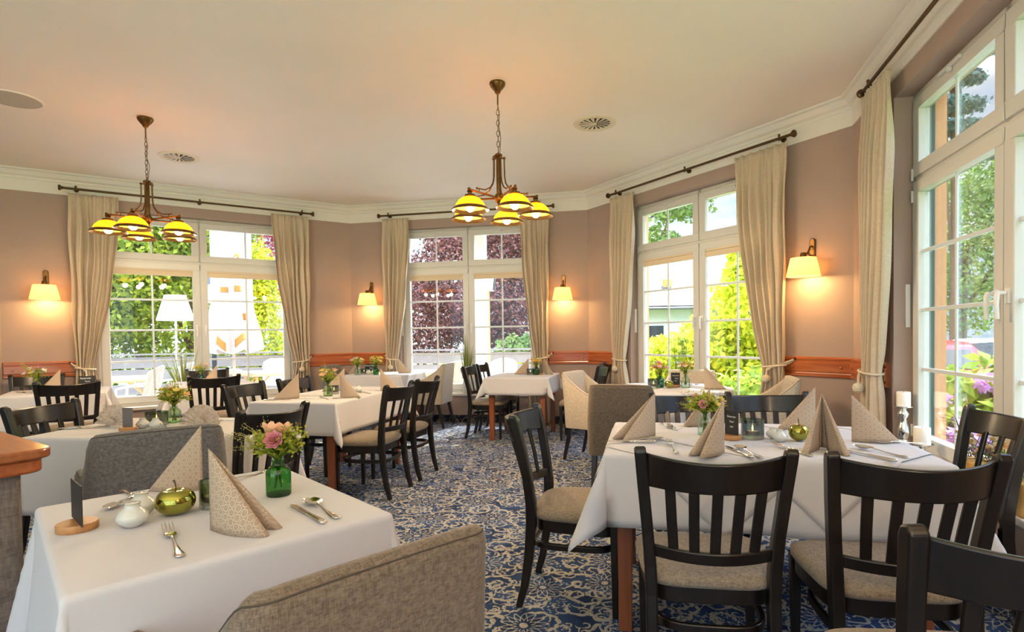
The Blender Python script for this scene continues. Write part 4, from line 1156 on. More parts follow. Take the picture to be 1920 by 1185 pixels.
def _spoon():
    mb = MB(); _path_strip(mb, [(x, h, z, t) for x, h, z, t in HAND])
    n = 16; vs = []; fs = []
    for i in range(n + 1):
        t = i / n; x = .02 + .072 * t; hw = .0225 * math.sqrt(max(0.0, 1 - (2 * max(t, .02) ** .85 - 1) ** 2)) + (.003 if t < .1 else 0)
        for j in range(9):
            q = j / 4 - 1; vs.append((x, hw * q, .012 - .009 * (1 - q * q) * math.sin(PI * min(1, t * .9 + .05))))
    fs = [(i * 9 + j, i * 9 + j + 1, (i + 1) * 9 + j + 1, (i + 1) * 9 + j) for i in range(n) for j in range(8)]
    mb.add(vs, fs)
    mb.v = [(x, y, max(z, .0012)) for x, y, z in mb.v]
    return mb
def _knife():
    mb = MB(); _path_strip(mb, [(-.118, .003, .005, .003), (-.114, .0095, .005, .0045), (-.09, .0105, .005, .0048), (-.04, .0075, .005, .0045), (-.012, .0065, .005, .0042), (-.005, .0085, .005, .0045), (.002, .006, .005, .003)])
    mb.add([(.0, -.007, .0042), (.10, -.0105, .0035), (.118, .001, .0035), (.10, .0075, .0042), (.0, .0075, .0045), (.0, -.007, .0052), (.10, -.0105, .0040), (.118, .001, .0045), (.10, .0075, .0055), (.0, .0075, .006)], [(0, 1, 2, 3, 4), (9, 8, 7, 6, 5), (0, 5, 6, 1), (1, 6, 7, 2), (2, 7, 8, 3), (3, 8, 9, 4), (4, 9, 5, 0)])
    return mb
CUT = {}
CUTCAT = {'fork': 'fork', 'spoon': 'spoon', 'knife': 'knife'}
def cutlery(kind, c, dirv, label, z=ZT, sc=1.0, grp=None):
    a = math.atan2(dirv[1], dirv[0])
    if kind not in CUT:
        o = {'fork': _fork, 'spoon': _spoon, 'knife': _knife}[kind]().build(kind, M['silver'], None, sharp=60); CUT[kind] = o
    else:
        o = CUT[kind].copy(); COL.objects.link(o)
    o.location = (c[0], c[1], z); o.rotation_euler = (0, 0, a); o.scale = (sc,) * 3
    return tag(o, label, kind, grp or 'table %ss' % kind if kind != 'knife' else 'table knives')

# ---- vases, bouquets
def vase(c, mkey, label, r=.036, h=.105, z=ZT, ribs=True):
    root = thing('bottle_vase', label, 'vase', (c[0], c[1], z), random.Random(int(c[0] * 1000)).random(), 'small glass bottle vases')
    prof = [(0, .004), (r * .93, .0), (r, .006), (r, h * .62), (r * .96, h * .70), (r * .72, h * .80), (r * .50, h * .86), (r * .46, h * .93), (r * .55, h * .97), (r * .55, h), (r * .46, h)]
    n = 36 if ribs else 24; mb = MB(); mb.lathe(prof, n, cap=False)
    if ribs: mb.v = [(x * (1 + .03 * math.cos(14 * math.atan2(y, x))) if z_ < h * .8 and x * x + y * y > 1e-6 else x, y * (1 + .03 * math.cos(14 * math.atan2(y, x))) if z_ < h * .8 and x * x + y * y > 1e-6 else y, z_) for x, y, z_ in mb.v]
    mb.build('bottle', M[mkey], root, sharp=60)
    b = MB(); b.lathe([(0, .001), (r * .94, .001), (r * .96, .007), (0, .009)], 20); b.build('thick_base', M[mkey], root)
    return root
def leaf_blade(mb, p0, dirv, ln, w, droop=.3, n=4, roll=None):
    d = Vector(dirv).normalized(); side = d.cross(Vector((0, 0, 1)))
    if side.length < .1: side = Vector((1, 0, 0))
    side.normalize()
    if roll is not None: side = Matrix.Rotation(roll, 3, d) @ side
    vs = []
    for i in range(n + 1):
        t = i / n; p = Vector(p0) + d * (ln * t) - Vector((0, 0, droop * ln * t * t)); hw = w * math.sin(PI * (.08 + .92 * t) ** .8) * .5 if i < n else 0.0004
        vs += [p - side * hw, p + side * hw]
    mb.add(vs, [(2 * i, 2 * i + 1, 2 * i + 3, 2 * i + 2) for i in range(n)])
def blossom(kind, c, r, rnd, axis):
    mb = MB(); ax = Vector(axis).normalized(); q = ax.to_track_quat('Z', 'Y').to_matrix()
    def petal(a, tilt, ln, w, cup):
        vs = []
        for i in range(5):
            t = i / 4; hw = w * math.sin(PI * min(.93, .15 + .8 * t)) * .5
            rr = ln * t * math.cos(tilt) + .0; zz = ln * t * math.sin(tilt) + cup * t * t * ln
            for s in (-1, 0, 1): vs.append((rr, s * hw, zz + abs(s) * w * .12))
        Rz = Matrix.Rotation(a, 3, 'Z')
        mb.add([Vector(c) + q @ (Rz @ Vector(p)) for p in vs], [(i * 3 + j, i * 3 + j + 1, i * 3 + j + 4, i * 3 + j + 3) for i in range(4) for j in range(2)])
    if kind == 'lily':
        for j in range(6): petal(j * PI / 3 + rnd.random() * .2, R(62), r * 1.7, r * .75, -.28)
    elif kind == 'rose':
        for ring, (k, tl, s) in enumerate(((4, 78, .7), (5, 62, .9), (6, 42, 1.0), (7, 22, 1.05))):
            for j in range(k): petal(j * 2 * PI / k + ring * .5, R(tl), r * s, r * .8, .25)
    else:
        k = 5
        for j in range(k): petal(j * 2 * PI / k + rnd.random() * .3, R(28), r, r * .85, .2)
        mb.ball(Vector(c) + ax * r * .15, r * .22, 5)
    return mb
def bouquet(c, z, h, w, seed, flowers, label, filler=70, wisps=10, wdir=(-1, 0), tall=None, grp='small flower bouquets', wl=1.0):
    """flowers: list of (kind, material, radius, count); c: vase centre, z: vase mouth height, h/w: size above the mouth"""
    rnd = random.Random(seed)
    root = thing('flower_bouquet', label, 'flowers', (c[0], c[1], z), 0, grp)
    st, lf, fl = MB(), MB(), MB()
    tips = []
    def tip():
        a = rnd.uniform(0, 2 * PI); q = math.sqrt(rnd.random()); zz = h * rnd.uniform(.30, .95) * (1 - .3 * q)
        return Vector((math.cos(a) * q * w / 2, math.sin(a) * q * w / 2, zz))
    for i in range(9):
        a = rnd.uniform(0, 6.28); st.tube([(.012 * math.cos(a), .012 * math.sin(a), -.085), (.006 * math.cos(a + 2), .006 * math.sin(a + 2), -.01), (.02 * math.cos(a + 3), .02 * math.sin(a + 3), h * .35)], .0022, 5, up=(1, 0, 0))
    for i in range(filler):
        t = tip(); b = Vector((rnd.uniform(-.006, .006), rnd.uniform(-.006, .006), 0)); mid = (b + t) / 2 + Vector((0, 0, .1 * h))
        st.tube([b, mid, t], .0008, 4, up=(1, 0, 0))
        for k in range(5):
            o = Vector((rnd.gauss(0, 1), rnd.gauss(0, 1), rnd.gauss(0, 1))) * w * .055
            leaf_blade(fl, t + o, (rnd.gauss(0, 1), rnd.gauss(0, 1), rnd.uniform(0, 1)), w * .075, w * .06, .2, 2, rnd.uniform(0, 3))
        if i % 3 == 0: leaf_blade(lf, mid, (t - b) + Vector((rnd.gauss(0, .03), rnd.gauss(0, .03), 0)), w * rnd.uniform(.3, .55), w * .12, rnd.uniform(.1, .7), 5, rnd.uniform(-1, 1))
    for i in range(6):
        a = rnd.uniform(0, 6.28); leaf_blade(lf, (0, 0, .002), (math.cos(a), math.sin(a), 1.1), w * .75, w * .11, rnd.uniform(.2, .8), 6)
    st.build('stems', M['stem'], root); lf.build('leaves', M['leaf_bouquet'], root, smooth=False); fl.build('lime_filler', M['filler'], root, smooth=False)
    for kind, mk, r, k in flowers:
        for i in range(k):
            t = tip(); t.z = max(t.z, h * .45); ax = t + Vector((0, 0, h * .25))
            if kind == 'lily': t = Vector((rnd.uniform(-.2, .2) * w, rnd.uniform(-.2, .1) * w, h * .62)); ax = Vector((rnd.uniform(-.3, .3), -.2, 1))
            if kind == 'rose': t = Vector((rnd.uniform(-.25, .3) * w, -w * .32, h * rnd.uniform(.4, .6))); ax = t + Vector((0, -w, h * .1))
            blossom(kind, t, r, rnd, ax).build('blossom', M[mk], root, sharp=180)
    if wisps:
        wb = MB()
        for i in range(wisps):
            a = math.atan2(wdir[1], wdir[0]) + rnd.gauss(0, .5); ln = w * rnd.uniform(.7, 1.25) * wl; e = Vector((math.cos(a) * ln * .75, math.sin(a) * ln * .75, h * rnd.uniform(.2, 1.05)))
            m_ = e * .5 + Vector((0, 0, h * .18)); wb.tube([(0, 0, 0), m_, e], .0006, 4, up=(.3, .9, 0))
            for k in range(16):
                t = rnd.uniform(.45, 1); p = m_.lerp(e, (t - .45) / .55) + Vector((rnd.gauss(0, .006), rnd.gauss(0, .006), rnd.gauss(0, .006))); wb.ball(p, .0017, 3)
        wb.build('grass_wisps', M['straw'], root, smooth=False)
    if tall:
        tb = MB()
        for i in range(tall[0]):
            leaf_blade(tb, (rnd.uniform(-.01, .01), 0, h * .2), (tall[2] + rnd.gauss(0, .12), rnd.gauss(0, .1), 1), tall[1] * rnd.uniform(.8, 1.1), .008, .12, 6)
        tb.build('tall_blades', M['filler'], root, smooth=False)
    return root

# ---- porcelain, apples, cards, tealights
SH = []
def shaker(c, rz, label, z=ZT, s=1.0):
    if SH: return dup(SH[0], (c[0], c[1], z), rz, label, scale=s)
    root = thing('salt_shaker', label, 'shaker', (c[0], c[1], z), rz, 'round porcelain shakers'); SH.append(root); root.scale = (s,) * 3
    m = MB(); m.lathe([(0, .001), (.016, .0), (.022, .004), (.034, .016), (.038, .025), (.035, .034), (.026, .044), (.019, .050), (.017, .056), (.0185, .060), (.016, .0625), (0, .063)], 32)
    m.build('body', M['porcelain'], root, sharp=60)
    t = MB(); t.lathe([(.0185, .0602), (.0192, .0608), (.0185, .0614)], 24, cap=False); t.build('gold_rim', M['gold'], root)
    k = MB()
    for a in (0, 2.1, 4.2): k.ball((.006 * math.cos(a), .006 * math.sin(a), .0628), .0012, 4)
    k.build('holes', M['stemwood'], root)
    q = MB(); q.ball((.0, -.0365, .027), .006, 8, (1, .25, .7)); q.build('emblem', M['leaf_emblem'] if 'leaf_emblem' in M else M['gold'], root)
    return root
AP = []
def apple(c, label, s=1.0, sq=1.0, z=ZT, rz=0):
    if AP:
        o = dup(AP[0], (c[0], c[1], z), rz, label); o.scale = (s * sq, s * sq, s); return o
    root = thing('decorative_apple', label, 'ornament', (c[0], c[1], z), rz, 'gold-green apples'); AP.append(root); root.scale = (s * sq, s * sq, s)
    n = 24; prof = []
    for i in range(n + 1):
        t = i / n; a = -PI / 2 + t * PI
        r = .044 * math.cos(a) ** .8 if math.cos(a) > 1e-6 else 0; zz = .0375 + .0375 * math.sin(a)
        if t > .8: zz -= .012 * ((t - .8) / .2) ** 1.5
        prof.append((r, zz))
    m = MB(); m.lathe(prof, 36, cap=False); m.build('fruit', M['gold'], root, sharp=180)
    m = MB(); m.tube([(0, 0, .058), (.002, 0, .075), (.0, .001, .086), (-.004, .002, .097)], [.0016, .0014, .0017, .0024], 6, up=(1, 0, 0)); m.build('stem', M['stemwood'], root)
    return root
def text_mesh(body, size, m, parent, loc, rot, name='lettering', shear=0.0):
    cu = bpy.data.curves.new(name, 'FONT'); cu.body = body; cu.size = size; cu.align_x = 'CENTER'; cu.extrude = .00015; cu.shear = shear
    o = bpy.data.objects.new(name, cu); COL.objects.link(o)
    bpy.context.view_layer.update()
    me = bpy.data.meshes.new_from_object(o.evaluated_get(bpy.context.evaluated_depsgraph_get()))
    bpy.data.objects.remove(o); bpy.data.curves.remove(cu)
    me.materials.clear(); me.materials.append(m)
    p = bpy.data.objects.new(name, me); COL.objects.link(p); p.parent = parent; p.location = loc; p.rotation_euler = rot
    return p
def card(c, rz, label, hlabel, w=.078, h=.108, lines=None, z=ZT, mk='slate', disc=.046):
    """local x runs along the card, its written face looks to local -y"""
    hr = MB()
    hr.lathe([(0, 0), (disc * .97, 0), (disc, .002), (disc, .018), (disc * .97, .020), (0, .020)], 32)
    o = hr.build('card_holder', M['holder'], None, sharp=50); o.location = (c[0], c[1], z); o.rotation_euler = (0, 0, rz); tag(o, hlabel, 'card holder', 'round wooden card holders')
    root = thing('menu_card', label, 'sign', (c[0], c[1], z), rz, 'dark table cards')
    m = MB(); m.box((0, 0, .012 + h / 2 + .008), (w, .003, h)); m.build('board', M[mk], root, smooth=False)
    for k, (t, dx, dz, s) in enumerate(lines or []): text_mesh(t, s, M['chalk'], root, (dx, -.0018, .02 + dz), (R(90), 0, 0), shear=.25)
    return root
def tealight(c, label, clabel, mk='smoke', r=.048, h=.085, z=ZT):
    root = thing('tealight_glass', label, 'candle holder', (c[0], c[1], z), 0, 'smoked tealight glasses')
    m = MB(); m.lathe([(r - .002, .016), (r, .02), (r, h), (r - .004, h), (r - .004, .02)], 36, cap=False); m.build('tumbler', M[mk], root)
    m = MB(); m.lathe([(0, 0), (r * .96, 0), (r, .003), (r, .015), (0, .017)], 36); m.build('glass_base', M['glass_base'], root)
    q = thing('tealight_candle', clabel, 'candle', (c[0], c[1], z + .018), 0, 'burning tealights')
    rr = min(.030, r * .72)
    m = MB(); m.lathe([(rr, .018), (rr * 1.03, .001), (0, 0)], 28, cap=False); m.lathe([(rr, .018), (rr * .96, .016)], 28, cap=False); m.build('metal_cup', M['tea_cup'], q)
    m = MB(); m.lathe([(0, .0145), (rr * .97, .0155)], 28, cap=False); m.build('wax', M['wax'], q)
    m = MB(); m.lathe([(0, .016), (.0028, .022), (.0036, .028), (.0022, .036), (0, .044)], 10); m.build('flame', M['flame'], q)
    return root

# ================================================================ SET THE TABLES
# -- front left table (T1)
napkin((-0.823, 1.450), (-0.645, 1.427), .212, .042, 'large pointed napkin at the front of the front left table')
napkin((-1.067, 1.841), (-1.243, 1.863), .212, .03, 'pointed napkin at the back of the front left table, beyond the golden apple')
v = (-0.786, 1.771); vase(v, 'vase_green', 'dark green ribbed glass vase on the front left table', .037, .112)
bouquet(v, ZT + .108, .125, .155, 11, [('lily', 'fl_peach', .036, 2), ('rose', 'fl_pink', .031, 1), ('flower', 'fl_white', 0.0143, 9), ('flower', 'fl_yellow', 0.0156, 5)], 'pink and peach flower bouquet with wispy grass in the dark green vase', 120, 16, (-1, .1), wl=1.15)
apple((-0.999, 1.589), 'flattened gold-green apple ornament on the front left table', 1.0, 1.16)
shaker((-1.051, 1.488), 2.2, 'nearer white porcelain shaker on the front left table', s=1.02)
shaker((-1.095, 1.588), .6, 'farther white porcelain shaker with a green emblem on the front left table', s=1.02)
card((-1.183, 1.469), math.atan2(-.68, .74), 'dark upright card seen edge-on at the left of the front left table', 'round wooden card holder on the front left table', .135, .105)
tealight((-0.925, 1.655), 'smoked tealight glass half hidden behind the large napkin on the front left table', 'tealight candle behind the large napkin on the front left table', 'smoke_green', .04, .08)
cutlery('fork', (-0.864, 1.361), (-.62, .78), 'silver fork lying alone at the front edge of the front left table', sc=1.12)
cutlery('knife', (-0.619, 1.568), (-.68, .73), 'silver knife at the right of the front left table, beside the round spoon', sc=1.0)
cutlery('spoon', (-0.598, 1.615), (-.66, .75), 'silver spoon at the right of the front left table', sc=1.12)
cutlery('spoon', (-1.235, 1.702), (.2, -1), 'silver spoon upside down behind the shakers on the front left table', sc=.95)
cutlery('knife', (-1.261, 1.783), (.75, -.6), 'silver knife behind the shakers on the front left table', sc=.8)
cutlery('fork', (-1.009, 1.975), (-.3, -1), 'silver fork half hidden behind the large napkin on the front left table')
# -- front right table (T9)
napkin((0.614, 2.672), (0.418, 2.577), .205, .05, 'pointed napkin at the left end of the front right table', ZO)
napkin((0.803, 2.279), (0.662, 2.207), .213, .042, 'pointed napkin at the front of the front right table, before the small bouquet', ZO)
napkin((1.235, 2.345), (1.175, 2.20), .225, .085, 'slim pointed napkin seen head-on at the front of the front right table', ZO)
napkin((1.428, 2.464), (1.623, 2.450), .205, .03, 'pointed napkin at the right end of the front right table', ZO)
napkin((1.436, 2.788), (1.274, 2.833), .21, .03, 'pointed napkin at the back of the front right table, behind the golden apple', ZO)
napkin((0.960, 2.927), (0.834, 2.974), .20, .03, 'pointed napkin at the back of the front right table, behind the bouquet', ZO)
v = (0.854, 2.682); vase(v, 'vase_clear', 'pale ribbed glass vase on the front right table', .034, .10, ZO)
bouquet(v, ZO + .096, .115, .16, 12, [('rose', 'fl_pink', .024, 1), ('lily', 'fl_peach', .02, 1), ('flower', 'fl_yellow', 0.0195, 6), ('flower', 'fl_white', 0.0156, 8), ('flower', 'fl_pink', 0.0208, 3)], 'yellow and pink bouquet in the pale vase on the front right table', 130, 8, (-.8, .6), (5, .16, .35))
apple((1.216, 2.505), 'gold-green apple ornament on the front right table', 1.0, .98, ZO, 1.0)
shaker((1.122, 2.486), 1.0, 'nearer white shaker beside the golden apple on the front right table', ZO, .86)
shaker((1.126, 2.564), 2.6, 'farther white shaker behind its pair on the front right table', ZO, .80)
card((0.938, 2.565), math.atan2(-.55, .3), 'dark chalk card beside the napkin on the front right table', 'wooden card holder on the front right table', .076, .108, [('Reservier', 0, .078, .013), ('Tisch', 0, .055, .012), ('Hof', 0, .032, .012)], ZO)
tealight((1.036, 2.571), 'smoked blue glass with a burning tealight on the front right table', 'burning tealight in the smoked blue glass on the front right table', 'smoke', .05, .088, ZO)
cutlery('fork', (0.619, 2.379), (.12, .99), 'silver fork at the left front of the front right table', ZO, 1.1)
cutlery('knife', (0.858, 2.276), (-.1, 1), 'silver knife at the front middle of the front right table, left of the spoon', ZO)
cutlery('spoon', (0.892, 2.273), (-.12, 1), 'silver spoon at the front middle of the front right table', ZO, 1.1)
cutlery('fork', (1.082, 2.292), (-.2, 1), 'silver fork near the golden apple on the front right table', ZO, 1.1)
cutlery('knife', (1.323, 2.175), (-.35, .95), 'silver knife at the right front of the front right table', ZO)
cutlery('spoon', (1.401, 2.239), (-.38, .95), 'silver spoon at the right front of the front right table', ZO, 1.15)
cutlery('knife', (0.462, 2.522), (-1, .05), 'silver knife at the left end of the front right table', ZO)
cutlery('spoon', (0.534, 2.556), (1, .12), 'silver spoon at the left end of the front right table', ZO, 1.0)
cutlery('fork', (1.590, 2.404), (-1, .1), 'silver fork at the right end of the front right table', ZO, 1.0)
cutlery('spoon', (0.735, 2.964), (.05, -1), 'silver spoon at the back left of the front right table', ZO, .95)
cutlery('knife', (0.755, 2.911), (.05, 1), 'silver knife at the back left of the front right table', ZO, .9)
cutlery('spoon', (1.214, 2.838), (-.5, .8), 'silver spoon behind the smoked blue glass on the front right table', ZO, .95)
cutlery('fork', (1.553, 2.746), (-.8, .5), 'silver fork behind the slim napkin on the front right table', ZO, 1.0)
# -- fan-napkin table (T2)
fan((-2.42, 3.27), R(-20), 'fan-folded napkin at the left of the table behind the grey armchair')
fan((-1.87, 3.21), R(-12), 'fan-folded napkin just above the grey armchair back')
card((-2.202, 3.102), R(-18), 'blank dark card on the fan-napkin table', 'wooden card holder on the fan-napkin table', .075, .105, mk='slate_grey', disc=.042)
shaker((-2.166, 3.171), .3, 'left white shaker on the fan-napkin table', s=.92); shaker((-2.089, 3.164), 1.3, 'right white shaker on the fan-napkin table', s=.92)
tealight((-2.162, 3.284), 'wide smoked green tealight glass behind the shakers on the fan-napkin table', 'tealight candle in the wide smoked green glass', 'smoke_green', .058, .078)
v = (-2.120, 3.382); vase(v, 'vase_mid', 'light green ribbed vase on the fan-napkin table', .037, .10)
bouquet(v, ZT + .096, .15, .17, 13, [('lily', 'fl_orange', .022, 1), ('flower', 'fl_orange', 0.0260, 4), ('flower', 'fl_yellow', 0.0234, 6), ('flower', 'fl_white', 0.0156, 6)], 'orange and yellow bouquet on the fan-napkin table', 90, 6, (1, -.3), (4, .16, .0))
cutlery('knife', (-2.531, 3.183), (.97, .1), 'silver knife at the left end of the fan-napkin table', sc=1.0)
cutlery('spoon', (-2.517, 3.219), (-.8, -.5), 'silver spoon at the left end of the fan-napkin table', sc=1.0)
cutlery('fork', (-2.070, 3.218), (-.6, .8), 'silver fork right of the shakers on the fan-napkin table')
cutlery('knife', (-1.848, 3.421), (1, .1), 'silver knife at the right end of the fan-napkin table')
# -- middle table (T3)
napkin((-1.88, 4.66), (-2.06, 4.58), .21, .03, 'pointed napkin at the left front of the middle table')
napkin((-1.52, 4.60), (-1.38, 4.68), .21, .03, 'pointed napkin at the right front of the middle table')
napkin((-1.34, 5.18), (-1.18, 5.24), .21, .03, 'pointed napkin at the right back of the middle table, behind the nearer chair')
napkin((-1.70, 5.28), (-1.90, 5.24), .21, .03, 'pointed napkin at the back of the middle table, behind the bouquet')
v = (-1.69, 4.80); vase(v, 'vase_mid', 'pale green vase on the middle table', .037, .105)
bouquet(v, ZT + .10, .17, .14, 14, [('flower', 'fl_peach', 0.0312, 4), ('flower', 'fl_yellow', 0.0260, 4), ('flower', 'fl_pink', 0.0234, 3), ('flower', 'fl_white', 0.0156, 4)], 'peach and yellow bouquet on the middle table', 60, 0, (1, 0), (2, .2, .0))
tealight((-1.70, 4.98), 'smoked tealight glass beside the vase on the middle table', 'burning tealight on the middle table', 'smoke', .042, .075)
shaker((-1.53, 5.13), 0, 'white shaker between the napkins on the middle table')
cutlery('knife', (-1.47, 4.62), (.9, .4), 'silver knife at the right front of the middle table'); cutlery('fork', (-1.66, 4.62), (-.6, .8), 'silver fork at the front of the middle table')
cutlery('knife', (-2.0, 4.52), (1, -.1), 'silver knife at the left front of the middle table'); cutlery('spoon', (-1.45, 5.02), (-.7, .6), 'silver spoon at the right of the middle table')
# -- corner table (T6)
napkin((-2.32, 7.92), (-2.46, 7.82), .20, .03, 'pointed napkin between the bouquets on the back corner table')
napkin((-1.76, 7.78), (-1.58, 7.74), .20, .03, 'pointed napkin at the right end of the back corner table')
v = (-2.26, 7.56); vase(v, 'vase_clear', 'pale vase, left of two on the back corner table', .037, .105)
bouquet(v, ZT + .10, .14, .17, 15, [('flower', 'fl_yellow', 0.0338, 5), ('flower', 'fl_white', 0.0390, 4)], 'pale yellow and white bouquet, left of two on the back corner table', 45, 0)
v = (-2.00, 7.52); vase(v, 'vase_green', 'green vase, right of two on the back corner table', .037, .105)
bouquet(v, ZT + .10, .16, .16, 16, [('flower', 'fl_yellow', 0.0364, 6), ('flower', 'fl_white', 0.0208, 4)], 'yellow bouquet in the green vase on the back corner table', 50, 6, (.8, 0))
tealight((-2.20, 7.66), 'tealight glass between the two vases on the back corner table', 'burning tealight on the back corner table', 'smoke', .045, .075)
shaker((-2.12, 7.60), 0, 'left white shaker on the back corner table'); shaker((-2.06, 7.62), 1, 'right white shaker on the back corner table')
card((-2.14, 7.80), R(2), 'dark chalk card standing on the back corner table', 'wooden card holder on the back corner table', .17, .115, [('Reservier', -.02, .078, .034), ('Tisch', 0, .044, .026), ('Hof', .05, .012, .026)])
# -- middle window table (T7)
napkin((.04, 7.22), (-.15, 7.24), .20, .03, 'pointed napkin at the left of the middle window table'); napkin((.24, 7.20), (.33, 7.05), .20, .03, 'pointed napkin at the right of the middle window table')
v = (.135, 7.05); vase(v, 'vase_green', 'green vase on the middle window table', .037, .105)
bouquet(v, ZT + .10, .14, .12, 17, [('flower', 'fl_orange', 0.0312, 4), ('flower', 'fl_yellow', 0.0286, 4)], 'orange and yellow bouquet on the middle window table', 40, 0)
tealight((.06, 7.06), 'round smoked tealight glass on the middle window table', 'burning tealight on the middle window table', 'smoke', .046, .078)
card((.19, 7.10), R(68), 'grey card seen edge-on on the middle window table', 'wooden card holder on the middle window table', .08, .11, mk='slate_grey', disc=.035)
# -- round table (T8)
napkin((1.58, 4.98), (1.76, 4.95), .205, .03, 'large pointed napkin on the round table')
v = (1.24, 5.20); vase(v, 'vase_teal', 'teal vase with pink flowers on the round table', .037, .105)
bouquet(v, ZT + .10, .15, .14, 18, [('flower', 'fl_pink', 0.0312, 5), ('flower', 'fl_orange', 0.0286, 4)], 'pink and orange bouquet in the teal vase on the round table', 40, 0)
v = (1.455, 5.12); vase(v, 'vase_clear', 'pale clear vase on the round table', .04, .115)
bouquet(v, ZT + .11, .17, .13, 19, [('flower', 'fl_peach', 0.0312, 4), ('flower', 'fl_yellow', 0.0286, 4), ('flower', 'fl_white', 0.0260, 5)], 'peach and white bouquet in the clear vase on the round table', 50, 4, (1, .2))
apple((1.30, 5.10), 'round golden apple ornament on the round table', .95, .95)
tealight((1.165, 5.13), 'smoked glass with a burning tealight on the round table', 'burning tealight on the round table', 'smoke', .052, .085)
shaker((1.28, 5.25), 0, 'white shaker on the round table behind the golden apple')
card((1.385, 5.20), R(-10), 'dark chalk card on the round table', 'wooden card holder on the round table', .08, .112, [('Reservier', 0, .080, .0155), ('Tisch', .008, .054, .016), ('Hof', 0, .032, .014)])
cutlery('spoon', (1.56, 5.32), (1, .2), 'silver spoon at the back of the round table')
# -- far left table (T4), terrace window table (T5)
napkin((-4.83, 5.84), (-4.96, 5.72), .21, .045, 'pointed napkin on the far left table')
v = (-4.92, 5.66); vase(v, 'vase_mid', 'small vase on the far left table', .037, .105)
bouquet(v, ZT + .10, .17, .18, 20, [('flower', 'fl_white', 0.0286, 8), ('flower', 'fl_pink', 0.0312, 3), ('flower', 'fl_yellow', 0.0234, 2)], 'white and pink bouquet with long leaves on the far left table', 40, 0, (1, 0), (7, .26, -.9))
card((-4.60, 5.90), R(20), 'dark chalk card on the far left table', 'wooden card holder on the far left table', .145, .115, [('Reservier', -.015, .082, .026), ('Tisch', .0, .050, .022)])
cutlery('spoon', (-4.98, 5.54), (.8, -.5), 'silver spoon on the far left table'); cutlery('fork', (-4.82, 5.46), (.8, -.4), 'silver fork on the far left table')
napkin((-3.63, 6.62), (-3.78, 6.58), .20, .03, 'pointed napkin on the table in front of the terrace window')
v = (-3.80, 6.59); vase(v, 'vase_teal', 'green vase on the table in front of the terrace window', .035, .10)
bouquet(v, ZT + .095, .15, .14, 21, [('flower', 'fl_yellow', 0.0312, 4), ('flower', 'fl_pink', 0.0286, 3)], 'yellow and pink bouquet on the table in front of the terrace window', 40, 0)

# ================================================================ WINDOW SILL PIECES
SZ = Z0 + .004
def pillar(w, a, n, hh, label, clabel, tall=True, r=.042, ch=.10):
    p = wp(w, a, n, SZ); root = thing('candlestick', label, 'candlestick', p, 0, 'mercury-silver candlesticks')
    if tall: prof = [(0, 0), (.045, 0), (.048, .008), (.040, .018), (.028, .03), (.036, .045), (.040, .06), (.030, .075), (.026, .085), (.034, .10), (.037, .13), (.032, .17), (.022, .195), (.020, .225), (.034, .245), (.036, .262), (.022, .278), (.020, .285), (.040, .296), (.060, .304), (.062, .310), (0, .308)]
    else: prof = [(0, 0), (.036, 0), (.038, .008), (.026, .018), (.020, .028), (.030, .042), (.031, .05), (.020, .062), (.018, .07), (.020, .09), (.045, .106), (.062, .114), (.063, .120), (0, .118)]
    m = MB(); m.lathe(prof, 32); m.build('stand', M['chrome'], root, sharp=60)
    c = thing('pillar_candle', clabel, 'candle', (p.x, p.y, p.z + prof[-1][1]), 0, 'white pillar candles')
    m = MB(); m.lathe([(0, 0), (r, 0), (r, ch - .004), (r - .004, ch), (r - .014, ch - .004), (0, ch - .008)], 32); m.build('wax_body', M['wax'], c, sharp=50)
    m = MB(); m.tube([(0, 0, ch - .01), (.001, 0, ch + .006)], .0012, 5, up=(1, 0, 0)); m.build('wick', M['stemwood'], c)
pillar(3, .97, .03, .28, 'tall silver candlestick on the right window sill', 'white pillar candle on the tall silver candlestick')
pillar(3, 1.34, .0, .12, 'short silver candlestick on the right window sill', 'worn white pillar candle on the short silver candlestick', False, .046, .105)
def grass_vase(w, a, n, label, glabel, vk, h, spread, ht, seed, flowers=None, mix=.3, cnt=75, bw=.010):
    p = wp(w, a, n, SZ)
    root = thing('tall_vase', label, 'vase', p, 0, 'window sill vases'); rnd = random.Random(seed)
    m = MB(); m.lathe([(0, .004), (.04, 0), (.048, .01), (.055, .07), (.05, h * .7), (.036, h * .9), (.04, h), (.036, h), (.034, h * .9)], 28, cap=False); m.build('vessel', M[vk], root, sharp=60)
    g = thing('ornamental_grass', glabel, 'dried grass', (p.x, p.y, p.z + h * .5), 0, 'tall grass arrangements')
    A_, B_ = MB(), MB()
    for i in range(cnt):
        t = B_ if rnd.random() < mix else A_
        x = rnd.gauss(0, spread * .32); y = rnd.gauss(0, spread * .2)
        leaf_blade(t, (rnd.uniform(-.012, .012), rnd.uniform(-.012, .012), -.05), (x, y, 1), ht * rnd.uniform(.55, 1.05), bw, rnd.uniform(.0, .25) * abs(x) * 2 / max(.1, spread), 7, rnd.uniform(0, 3))
    A_.build('green_blades', M['reed'], g, smooth=False); B_.build('straw_blades', M['straw'], g, smooth=False)
    for (mk, k, r) in flowers or []:
        for i in range(k): blossom('flower', (rnd.uniform(-.07, .07), rnd.uniform(-.05, .03), h * .5 + rnd.uniform(.02, .16)), r, rnd, (rnd.uniform(-1, 1), -1, .5)).build('blossom', M[mk], g, sharp=180)
grass_vase(0, -2.20, .03, 'clear vase on the sill of the terrace window', 'spiky green grass on the sill of the terrace window', 'vase_clear', .18, .75, .78, 31, [('fl_yellow', 6, .022), ('fl_white', 5, .02)], .45)
grass_vase(1, 1.79, .02, 'white tall vase on the sill of the middle window', 'upright green and straw grass in the middle window', 'porcelain', .20, .22, .82, 32, [('fl_white', 5, .03), ('fl_peach', 3, .03)], .35)
